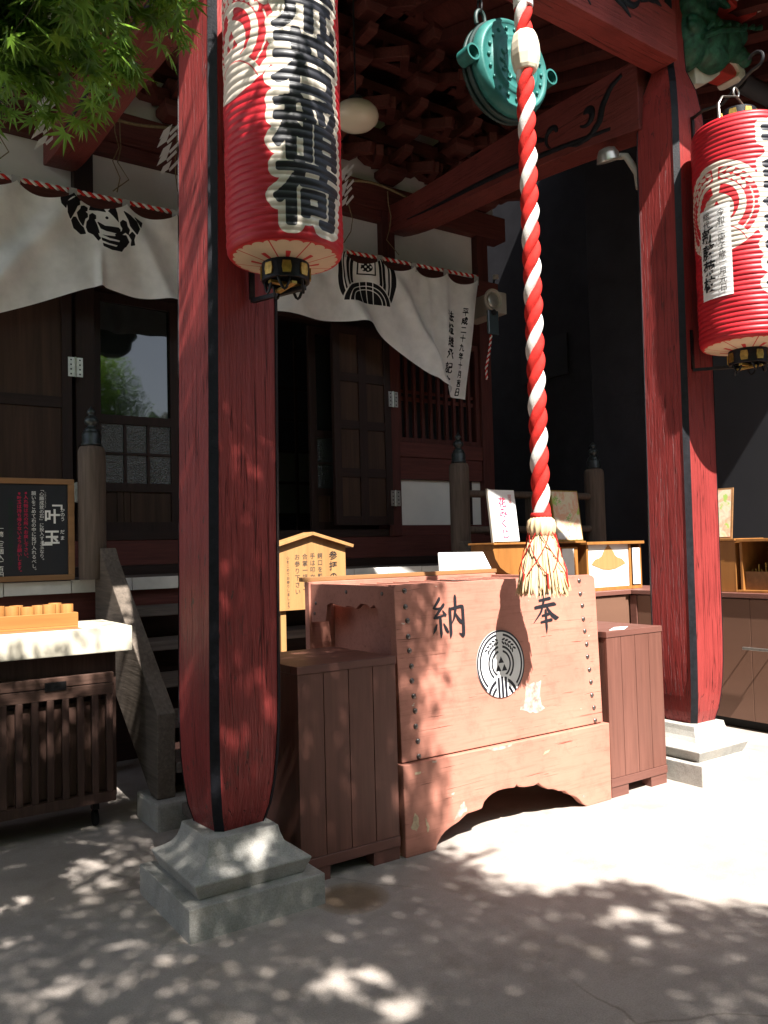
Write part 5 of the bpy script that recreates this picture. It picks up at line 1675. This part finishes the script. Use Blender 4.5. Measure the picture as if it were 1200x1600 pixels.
def m_art():
    t = NT('pastel_flower_print')
    n1 = t.noise((1, 1, 1), 9, 4, 0.6, 0.8)
    c = t.ramp(n1, [(0.3, (0.62, 0.50, 0.28, 1)), (0.45, (0.66, 0.60, 0.45, 1)), (0.58, (0.66, 0.36, 0.24, 1)), (0.7, (0.66, 0.55, 0.36, 1))])
    n2 = t.noise((1, 1, 1), 13, 3, 0.5, 0.5)
    t.col(t.mix(t.ramp(n2, [(0.62, (0, 0, 0, 1)), (0.68, (1, 1, 1, 1))]), c, (0.36, 0.52, 0.12, 1)))
    t.set(0.35, 0.4)
    return t.m


M['art'] = m_art()
ar = thing('picture_frame', 'gold edged picture of pastel flowers right of the bell rope', 'picture', (5.4, 5.1, 1.535))
AO = Vector((5.245, 5.03, 1.536))
MB().prism([(0, 0), (0.345, 0), (0.345, 0.452), (0, 0.452)], AO, UX, PV, -PN * 0.015).build('frame', M['gold'], ar)
MB().prism([(0.012, 0.012), (0.333, 0.012), (0.333, 0.44), (0.012, 0.44)], AO + PN * 0.003, UX, PV, -PN * 0.0025).build('print', M['art'], ar)
mb = MB()
for (a, b), s in (((0.06, 0.38), 1), ((0.10, 0.35), 0.8), ((0.05, 0.33), 0.8), ((0.18, 0.20), 0.9), ((0.21, 0.23), 0.7)):
    mb.flat([(a + 0.028 * s * (0.55 + 0.45 * math.cos(5 * q)) * math.cos(q), b + 0.028 * s * (0.55 + 0.45 * math.cos(5 * q)) * math.sin(q)) for q in np.linspace(0, 2 * PI, 30, endpoint=False)], AO + PN * (0.0036 + 0.0002 * a), UX, PV)
mb.build('flowers', plain('flower_green_print', (0.22, 0.48, 0.12), 0.5, 0.4, 30), ar)
MB().flat([(0.03, 0.02), (0.125, 0.02), (0.125, 0.075), (0.03, 0.075)], AO + PN * 0.0037, UX, PV).build('caption_card', M['paper'], ar)
letter('お守り', AO + UX * 0.285 + PV * 0.13 + PN * 0.0037, UX, PV, 0.026, M['inkgrey'], ar)
ar2 = thing('picture_frame', 'narrow framed print half hidden behind the sunlit pillar', 'picture', (6.25, 4.0, 1.52))
MB().prism([(0, 0), (0.17, 0), (0.17, 0.43), (0, 0.43)], (6.22, 4.17, 1.521), Vector((0.1, -1, 0)).normalized(), Vector((0.12, 0, 0.99)), (0.012, 0, 0)).build('frame', M['frame'], ar2)
MB().prism([(0.015, 0.015), (0.155, 0.015), (0.155, 0.415), (0.015, 0.415)], (6.2175, 4.17, 1.521), Vector((0.1, -1, 0)).normalized(), Vector((0.12, 0, 0.99)), (0.002, 0, 0)).build('print', M['art'], ar2)

# ------------------------------------------------------------------ black building behind
bb = thing('black_building', 'black rendered building with grey gutter and red rafters behind the counter', 'building', (7.6, 5, 0))
MB().box(7.30, 7.6, 0.5, 6.36, 0, 6.6).build('wall', M['blackmat'], bb, bevel=0.01)
MB().box(7.52, 7.8, 6.361, 14.0, 0, 9.5).build('wall', M['blackmat'], bb)
MB().box(6.0, 7.52, 9.2, 9.4, 0, 9.5).build('rear_wall', M['blackmat'], bb)
MB().box(7.28, 7.2995, 0.6, 5.60, 0.2, 3.42).build('shutter_panel', plain('dark_slate_panel', (0.024, 0.025, 0.029), 0.55, 0.1, 3, 0.3, 200), bb, bevel=0.004)
MB().box(7.50, 7.5195, 6.9, 7.7, 3.6, 4.1).build('vent_panel', plain('black_vent', (0.018, 0.018, 0.02), 0.6, 0.1, 3, 0.2, 100), bb)
MB().tube([(5.55, 3.62, 5.17), (9.0, 3.62, 5.17)], 0.075, 16).build('gutter', M['gutter'], bb, True)
for xx in (6.0, 6.9, 7.8):
    MB().lathe([(0.076, -0.012), (0.084, -0.012), (0.084, 0.012), (0.076, 0.012)], (xx, 3.62, 5.17), 18, ax=(1, 0, 0), e1=(0, 1, 0)).build('gutter_strap', M['iron'], bb)
MB().box(7.301, 9.0, 3.70, 6.3, 5.10, 5.16).build('eave_board', M['blackmat'], bb)

# ------------------------------------------------------------------ display table at the left
TY, TX = 4.63, 1.436
tb = thing('display_table', 'cream topped display table with a dark slatted front at the left', 'table', (0.4, 4.95, 0))
MB().box(-1.2, TX, TY, 5.22, 0.975, 1.114).build('tabletop', M['whitetop'], tb, bevel=0.006)
MB().box(-1.0, TX - 0.06, TY + 0.12, 5.15, 0.16, 0.971).build('inner_box', M['slatdark'], tb)
MB().box(-1.0, TX - 0.10, TY + 0.095, TY + 0.11, 0.21, 0.705).build('back_boards', wood('stained_back_boards', (0.095, 0.052, 0.04), 'z', 0.5, 0.3, 0.2), tb)
MB().box(-1.2, TX - 0.09, TY + 0.05, TY + 0.085, 0.74, 0.80).box(-1.2, TX - 0.09, TY + 0.052, TY + 0.085, 0.805, 0.858).build('top_rail', wood('stained_rail', (0.115, 0.064, 0.048), 'x', 0.5, 0.35, 0.2), tb, bevel=0.003)
for k in range(21):
    x = TX - 0.115 - k * 0.078
    MB().box(x - 0.0175, x + 0.0175, TY + 0.05, TY + 0.085, 0.205, 0.7395).build('slat', M['slatdark'], tb, bevel=0.002, seg=1)
MB().box(-1.2, TX - 0.085, TY + 0.048, TY + 0.10, 0.15, 0.2045).build('bottom_rail', M['slatdark'], tb, bevel=0.003)
MB().box(0.98, 1.09, TY + 0.044, TY + 0.0495, 0.79, 0.835).build('metal_plate', M['iron'], tb)
for x in (TX - 0.17, 0.2, -1.0):
    MB().lathe([(0.001, -0.012), (0.042, -0.012), (0.045, 0), (0.042, 0.012), (0.001, 0.012)], (x, TY + 0.16, 0.045), 18, ax=(1, 0, 0), e1=(0, 1, 0)).build('caster', M['rubber'], tb, True)
    MB().box(x - 0.018, x + 0.018, TY + 0.14, TY + 0.19, 0.092, 0.16).build('caster_fork', M['iron'], tb)

tag(MB().prism([(0.70, 4.635), (1.17, 4.64), (1.165, 4.74), (0.70, 4.75)], (0, 0, 1.1148), UX, UY, (0, 0, 0.0012)).build('leaflet', M['frame'], None), 'brown printed leaflet lying at the front edge of the cream table', 'leaflet')
tr = thing('wooden_tray', 'long shallow orange wooden tray on the cream table', 'tray', (0.75, 4.86, 1.115))
tx0, tx1, ty0, ty1, tz0 = 0.30, 1.175, 4.755, 4.965, 1.1155
MB().box(tx0, tx1, ty0, ty1, tz0, tz0 + 0.012).box(tx0, tx1, ty0, ty0 + 0.014, tz0 + 0.0125, tz0 + 0.082).box(tx0, tx1, ty1 - 0.014, ty1, tz0 + 0.0125, tz0 + 0.082).box(tx0, tx0 + 0.014, ty0 + 0.0145, ty1 - 0.0145, tz0 + 0.0125, tz0 + 0.082).box(tx1 - 0.014, tx1, ty0 + 0.0145, ty1 - 0.0145, tz0 + 0.0125, tz0 + 0.082).build('tray', M['tray'], tr, bevel=0.002, seg=1)
# small cups in two rows
cup = thing('wooden_cup', 'small round wooden cup', 'cup', (0, 0, 0), 'small wooden cups in the tray')
body_o = MB().lathe([(0.034, 0), (0.0355, 0.004), (0.0355, 0.108), (0.0345, 0.112), (0.029, 0.112), (0.028, 0.10), (0.028, 0.03), (0.001, 0.029)], (0, 0, 0), 24).build('body', M['cup'], cup, True)
body_o.location = (0, 0, 0)
lid_o = MB().lathe([(0.001, 0.098), (0.0278, 0.098), (0.0278, 0.104), (0.001, 0.105)], (0, 0, 0), 20).build('lid', M['tray'], cup, True)
lid_o.location = (0, 0, 0)
spots = [(1.125 - 0.098 * k + 0.012 * math.sin(k * 2.7), 4.808 + 0.006 * math.sin(k * 5.1), 0) for k in range(9)] + [(1.085 - 0.098 * k + 0.01 * math.sin(k * 1.9), 4.905 + 0.008 * math.sin(k * 3.7), 1) for k in range(9)]
for i, (x, yv, row) in enumerate(spots):
    if i == 0:
        o = cup
    else:
        o = cup.copy()
        COL.objects.link(o)
        for ch in (body_o, lid_o):
            c = ch.copy()
            COL.objects.link(c)
            c.parent = o
            c.location = (0, 0, 0)
    o.location = (x, yv, tz0 + 0.0125)
    o.scale = (1, 1, 1.03 + 0.04 * math.sin(i * 2.3))
    o.rotation_euler = (0, 0, i * 1.3)
    k = i % 9
    o['label'] = ('small round wooden cup at the right end of the %s row in the tray' if k == 0 else 'small round wooden cup in the middle of the %s row in the tray') % ('front', 'back')[row]

# ------------------------------------------------------------------ black menu board
mbd = thing('menu_board', 'black board in an oak frame with white and red vertical writing', 'board', (0.95, 5.74, 1.354))
BY = 5.715
B0, B1, Z0, Z1 = 0.42, 1.392, 1.356, 2.028
MB().box(B0 + 0.02, B1 - 0.02, BY + 0.008, BY + 0.02, Z0 + 0.02, Z1 - 0.02).build('panel', M['slate'], mbd)
MB().box(B0, B1, BY - 0.008, BY + 0.024, Z0, Z0 + 0.036).box(B0, B1, BY - 0.008, BY + 0.024, Z1 - 0.036, Z1).box(B0, B0 + 0.04, BY - 0.0085, BY + 0.0245, Z0 + 0.0365, Z1 - 0.0365).box(B1 - 0.04, B1, BY - 0.0085, BY + 0.0245, Z0 + 0.0365, Z1 - 0.0365).build('frame', M['frame'], mbd, bevel=0.004)
yb = BY + 0.0065
T_ = lambda b, x, z, s, m, bo=0.0, ln=1.0: letter(b, (x, yb, z), UX, UZ, s, M[m], mbd, bo, ln)
T_('﹁', 1.275, 1.865, 0.085, 'inkwhite', 0.03)
T_('叶', 1.252, 1.778, 0.100, 'inkwhite', 0.028)
T_('玉', 1.250, 1.640, 0.100, 'inkwhite', 0.028)
T_('﹂', 1.230, 1.575, 0.085, 'inkwhite', 0.03)
T_('かのう', 1.318, 1.820, 0.030, 'inkwhite', 0.012)
T_('だま', 1.316, 1.675, 0.030, 'inkwhite', 0.012, 1.35)
T_('﹁心願成就の石﹂に投入する玉なり︒', 1.187, 1.955, 0.0292, 'inkwhite', 0.003)
T_('願いをこめて石の中に投げ入れるべし︒', 1.138, 1.930, 0.0298, 'inkwhite', 0.003)
T_('※入れ物は元の所へお戻し下さい︑', 1.090, 1.932, 0.0285, 'inkred', 0.006)
T_('※叶玉は持ち帰らないようお願いします︒', 1.050, 1.928, 0.0285, 'inkred', 0.006)
T_('心願成就の石は緑色の旗の所です︒', 0.998, 1.890, 0.0300, 'inkgreen')
T_('一筒︵三個入︶百円', 0.938, 1.700, 0.0370, 'inkwhite', 0.006)
T_('しんがんじょうじゅ', 1.210, 1.938, 0.012, 'inkwhite')

# ------------------------------------------------------------------ worship notice shaped like a little house
sg = thing('worship_notice', 'pale wooden house-shaped notice with black vertical writing on the stair', 'notice board', (2.79, 5.0, 0.75))
SY = 4.985
poly = [(2.508, 1.105), (3.072, 1.105), (3.072, 1.535), (2.79, 1.612), (2.508, 1.535)]
MB().prism(poly, (0, SY, 0), UX, UZ, (0, 0.022, 0)).build('board', M['sign'], sg, bevel=0.002)
for s in (-1, 1):
    a, b = Vector((2.79 + s * -0.002, SY - 0.008, 1.628)), Vector((2.79 + s * 0.325, SY - 0.008, 1.536))
    d = (b - a).normalized()
    MB().prism([(0, 0), ((b - a).length, 0), ((b - a).length, 0.022), (0, 0.022)], a - Vector((0, 0.03, 0.012)), d, Vector((-d.z * s, 0, d.x * s)), (0, 0.13, 0)).build('roof', M['sign'], sg, bevel=0.002)
for x in (2.56, 2.99):
    MB().box(x, x + 0.04, SY + 0.023, SY + 0.05, 0.52, 1.45).build('leg', M['sign'], sg)
S_ = lambda b, x, z, s, m, bo=0.0, ln=1.05: letter(b, (x, SY - 0.0012, z), UX, UZ, s, M[m], sg, bo, ln)
S_('参拝の仕方', 2.968, 1.470, 0.066, 'ink', 0.018, 1.12)
S_('鰐口を静かに打ち', 2.862, 1.470, 0.043, 'inkwash', 0.004, 1.1)
S_('手は叩かずに', 2.802, 1.470, 0.043, 'inkwash', 0.004, 1.1)
S_('合掌一拝して', 2.742, 1.468, 0.043, 'inkwash', 0.004, 1.1)
S_('お参り下さい', 2.682, 1.466, 0.043, 'inkwash', 0.004, 1.1)
S_('心をこめてお参りしましょう', 2.610, 1.462, 0.024, 'inkwash', 0.0, 1.15)

# ------------------------------------------------------------------ maple: overhead canopy behind the viewer and a low spray at the left
tree = thing('maple_tree', 'japanese maple whose green spray hangs at the top left and dapples the paving', 'tree', (-1.6, 0.2, 0))


def leaf_shape(lobes, jag):
    """palmate outline: tips and notches round a stalk point, length 1 along +y"""
    tips = [(-1.95, 0.45), (-1.25, 0.78), (-0.6, 0.95), (0.0, 1.0), (0.6, 0.95), (1.25, 0.78), (1.95, 0.45)] if lobes == 7 else [(-1.45, 0.62), (-0.7, 0.92), (0, 1.0), (0.7, 0.92), (1.45, 0.62)]
    pts = []
    for i, (a, r) in enumerate(tips):
        w = 0.13
        pts.append((math.sin(a - w) * r * 0.55, math.cos(a - w) * r * 0.55))
        pts.append((math.sin(a) * r, math.cos(a) * r))
        pts.append((math.sin(a + w) * r * 0.55, math.cos(a + w) * r * 0.55))
        if i < len(tips) - 1:
            m = (a + tips[i + 1][0]) / 2
            pts.append((math.sin(m) * jag, math.cos(m) * jag))
    return np.array([(0, 0.0)] + pts)


def leaves(name, pos, size, nrm, head, shape, mat, parent):
    """leaf blades as small triangle fans: pos (n,3), normals and heading vectors per leaf"""
    n, k = len(pos), len(shape)
    nrm = nrm / np.linalg.norm(nrm, axis=1, keepdims=True)
    u = np.cross(head, nrm)
    u /= np.linalg.norm(u, axis=1, keepdims=True) + 1e-9
    v = np.cross(nrm, u)
    sx, sy = shape[:, 0], shape[:, 1]
    droop = -0.22 * (sx ** 2 + (sy - 0.1) ** 2)
    V = pos[:, None] + size[:, None, None] * (u[:, None] * sx[None, :, None] + v[:, None] * sy[None, :, None] + nrm[:, None] * droop[None, :, None])
    tri = np.array([(0, i, i + 1) for i in range(1, k - 1)])
    FQ = (np.arange(n)[:, None, None] * k + tri[None]).reshape(-1, 3)
    return np_mesh(name, V.reshape(-1, 3), FQ, mat, parent, smooth=False)


def vnoise(x, y, seed):
    """smooth value noise in 0..1"""
    r = np.random.default_rng(seed).random((256, 256))
    xi, yi = np.floor(x).astype(int), np.floor(y).astype(int)
    fx_, fy_ = x - xi, y - yi
    fx_, fy_ = fx_ * fx_ * (3 - 2 * fx_), fy_ * fy_ * (3 - 2 * fy_)
    g = lambda a, b: r[a % 256, b % 256]
    return (g(xi, yi) * (1 - fx_) + g(xi + 1, yi) * fx_) * (1 - fy_) + (g(xi, yi + 1) * (1 - fx_) + g(xi + 1, yi + 1) * fx_) * fy_


# the crown has a gap towards the sun: leaf positions are kept where their shade falls on the left and the foreground
GAP = [(2.70, 5.00), (2.74, 4.40), (2.68, 4.0), (2.60, 3.65), (2.55, 3.35), (2.45, 2.76), (2.62, 2.55), (2.87, 2.48), (2.95, 2.21), (3.13, 1.92), (3.6, 1.7), (9, 1.0), (12, 12), (-6, 12), (-6, 5.35), (1.4, 5.35), (2.2, 5.15)]
N = 300000
cg = np.stack([RNG.uniform(-3.2, 6.8, N), RNG.uniform(-2.2, 6.2, N)], 1)
sdg = psdf(GAP, cg[:, 0], cg[:, 1])
cover = np.clip(0.5 - sdg / 0.22, 0, 1)
cover = np.maximum(cover, 0.22 * np.exp(-(((cg[:, 0] - 1.95) / 0.35) ** 2 + ((cg[:, 1] - 5.6) / 0.5) ** 2)))
clump = 0.55 * vnoise(cg[:, 0] * 3.3 + 50, cg[:, 1] * 3.3 + 50, 1) + 0.45 * vnoise(cg[:, 0] * 11 + 90, cg[:, 1] * 11 + 90, 2)
holes = np.clip((clump - 0.255) / 0.06, 0.0, 1)
pil_f = np.exp(-(((cg[:, 0] - 1.95) / 0.33) ** 2 + ((cg[:, 1] - 4.3) / 0.75) ** 2))
holes = np.maximum(holes, 0.85 * pil_f)
left_low = np.exp(-(((cg[:, 0] - 0.75) / 0.7) ** 2 + ((cg[:, 1] - 2.9) / 0.5) ** 2))
right_low = np.exp(-(((cg[:, 0] - 3.0) / 0.9) ** 2 + ((cg[:, 1] - 1.6) / 0.5) ** 2))
table_f = np.exp(-(((cg[:, 0] - 1.0) / 0.7) ** 2 + ((cg[:, 1] - 5.25) / 0.25) ** 2))
spray_f = np.exp(-(((cg[:, 0] - 0.95) / 0.45) ** 2 + ((cg[:, 1] - 4.3) / 0.5) ** 2))
box_f = np.exp(-(((cg[:, 0] - 2.62) / 0.17) ** 2 + ((cg[:, 1] - 3.75) / 0.42) ** 2))
thin = 1 - np.maximum.reduce([0.45 * left_low, 0.35 * right_low, 0.45 * table_f, 0.93 * spray_f, 0.78 * box_f])
keep = RNG.random(N) < cover * holes * thin * 0.95
cg = cg[keep]
n = len(cg)
hz = 4.2 + 1.5 * RNG.random(n) + 0.25 * np.sin(cg[:, 0] * 2.1) * np.cos(cg[:, 1] * 1.7)
pos = np.stack([cg[:, 0] - hz * SUN_A / SUN_K, cg[:, 1] - hz / SUN_K, hz], 1)
nr = np.stack([RNG.normal(0, 0.35, n), RNG.normal(-0.25, 0.35, n), np.ones(n)], 1)
hd_ = np.stack([RNG.normal(0, 1, n), RNG.normal(0, 1, n), RNG.normal(-0.25, 0.15, n)], 1)
leaves('crown', pos, RNG.uniform(0.042, 0.075, n), nr, hd_, leaf_shape(5, 0.30), M['leaf'], tree)
NLEAF = n

# drooping spray in view
pts_n, hd_n, tw = [], [], MB()
rd = random.Random(21)


def clear(p):
    """the spray is pruned clear of the lantern"""
    return p[0] / max(p[1], 0.1) < 0.118 + 0.361 * (p[2] - 2.285)


def twig(p, d, length, r, depth):
    pts = [Vector(p)]
    d = Vector(d).normalized()
    steps = 7
    for i in range(steps):
        d = (d + Vector((rd.uniform(-0.22, 0.22), rd.uniform(-0.22, 0.22), rd.uniform(-0.22, 0.10)))).normalized()
        q = pts[-1] + d * (length / steps)
        if not clear(q):
            break
        pts.append(q)
    steps = len(pts) - 1
    if steps < 2:
        return
    tw.tube(pts, [r * (1 - 0.75 * i / steps) for i in range(steps + 1)], 6)
    if depth:
        for i in range(1, steps + 1):
            for s in range(2):
                if rd.random() < 0.8:
                    e = (d + Vector((rd.uniform(-1, 1), rd.uniform(-1, 1), rd.uniform(-0.9, 0.15))) * 0.9).normalized()
                    twig(pts[i], e, length * rd.uniform(0.38, 0.6), r * 0.45, depth - 1)
    if depth <= 1:
        for i in range(1, steps + 1):
            for s in range(2 if depth == 0 else 1):
                q = pts[i] + Vector((rd.uniform(-0.022, 0.022), rd.uniform(-0.022, 0.022), rd.uniform(-0.022, 0.008)))
                pts_n.append(q)
                hd_n.append((d + Vector((rd.uniform(-0.8, 0.8), rd.uniform(-0.8, 0.8), rd.uniform(-1.3, -0.2)))).normalized())


for p, d, L in (((-0.5, 2.2, 4.35), (1.0, 0.55, -0.12), 1.15), ((-0.2, 2.5, 4.1), (1.0, 0.5, -0.25), 1.0), ((-0.1, 2.0, 4.0), (0.9, 0.7, -0.30), 0.95),
                ((-0.2, 2.7, 3.75), (1.0, 0.35, -0.2), 0.75), ((0.2, 2.4, 4.5), (1.0, 0.6, -0.1), 1.1), ((0.5, 2.7, 4.35), (1.0, 0.4, -0.2), 0.85)):
    twig((p[0] * 0.72, p[1] * 0.72, 1.5 + (p[2] - 1.5) * 0.72), d, L * 0.72, 0.008, 2)
for p in ((-0.10, 1.75, 2.80), (-0.02, 1.80, 2.62)):
    twig(p, (1.0, 0.35, -0.3), 0.36, 0.006, 1)
pts_n, hd_n = np.array([tuple(p) for p in pts_n]), np.array([tuple(h) for h in hd_n])
ok = (pts_n[:, 0] / pts_n[:, 1] < 0.118 + 0.361 * (pts_n[:, 2] - 2.285)) & (RNG.random(len(pts_n)) < 0.50)   # the spray stops short of the lantern
pts_n, hd_n = pts_n[ok], hd_n[ok]
m = len(pts_n)
nr = np.stack([RNG.normal(0, 0.7, m), RNG.normal(-0.4, 0.7, m), 0.7 + RNG.normal(0, 0.5, m)], 1)
leaves('spray', pts_n, RNG.uniform(0.042, 0.070, m), nr, hd_n, leaf_shape(7, 0.24), M['leaf'], tree)
tw.build('twigs', M['bark'], tree, True)
mb = MB()
mb.tube([(-1.6, 0.2, -0.1), (-1.62, 0.15, 0.8), (-1.5, 0.1, 1.7), (-1.4, -0.1, 2.5), (-1.2, -0.3, 3.3)], [0.20, 0.165, 0.15, 0.13, 0.11], 16)
mb.build('trunk', M['bark'], tree, True)
mb = MB()
for e in ((-0.36, 1.58, 3.55), (0.14, 1.73, 3.66), (-0.14, 1.8, 3.37), (0.36, 1.94, 3.55), (-0.07, 1.44, 3.30), (-0.14, 1.94, 3.12)):
    mb.tube([(-1.3, -0.2, 3.0), (-1.1, 0.4, 3.4), (-0.7, 1.0, 3.6), e], [0.05, 0.035, 0.022, 0.009], 8)
for e in ((1.5, -1.8, 4.9), (3.2, -2.2, 5.0), (0.6, -3.2, 5.2), (-2.5, -2.0, 5.0), (2.2, -0.5, 4.8), (4.6, -3.0, 5.3), (0.8, 0.5, 5.0), (-0.5, -1.0, 5.3)):
    mid = Vector((-1.2, -0.3, 3.3)).lerp(Vector(e), 0.5) + Vector((0, 0, 0.35))
    mb.tube([(-1.2, -0.3, 3.2), tuple(mid), e], [0.08, 0.045, 0.014], 8)
mb.build('branches', M['bark'], tree, True)

# evergreens added behind and left of the viewer: they close off the low sky and show in the window panes
n = 52000
hp = np.stack([RNG.uniform(-11, 13, n), -7.5 + RNG.normal(0, 0.7, n), 7.2 * RNG.random(n) ** 0.8], 1)
side = np.arange(n) >= 36000
hp[side, 0], hp[side, 1] = -5.5 + RNG.normal(0, 0.6, side.sum()), RNG.uniform(-8, 3, side.sum())
hp[side, 2] *= 0.7
hp[:, 2] *= 0.8 + 0.2 * np.sin(hp[:, 0] * 1.3) + 0.12 * np.sin(hp[:, 0] * 3.1)
hn = np.stack([RNG.normal(0, 0.6, n), 0.6 + RNG.normal(0, 0.6, n), 0.5 + RNG.normal(0, 0.5, n)], 1)
hh = np.stack([RNG.normal(0, 1, n), RNG.normal(0, 0.4, n), RNG.normal(-0.3, 0.6, n)], 1)
tl = leaves('added_treeline', hp, RNG.uniform(0.16, 0.34, n), hn, hh, leaf_shape(5, 0.45), M['hedge'], None)
tag(tl, 'added mass of evergreen foliage out of view blocking the low sky, mirrored in the glass doors', None, None, 'stuff')
print('leaves', NLEAF, m)
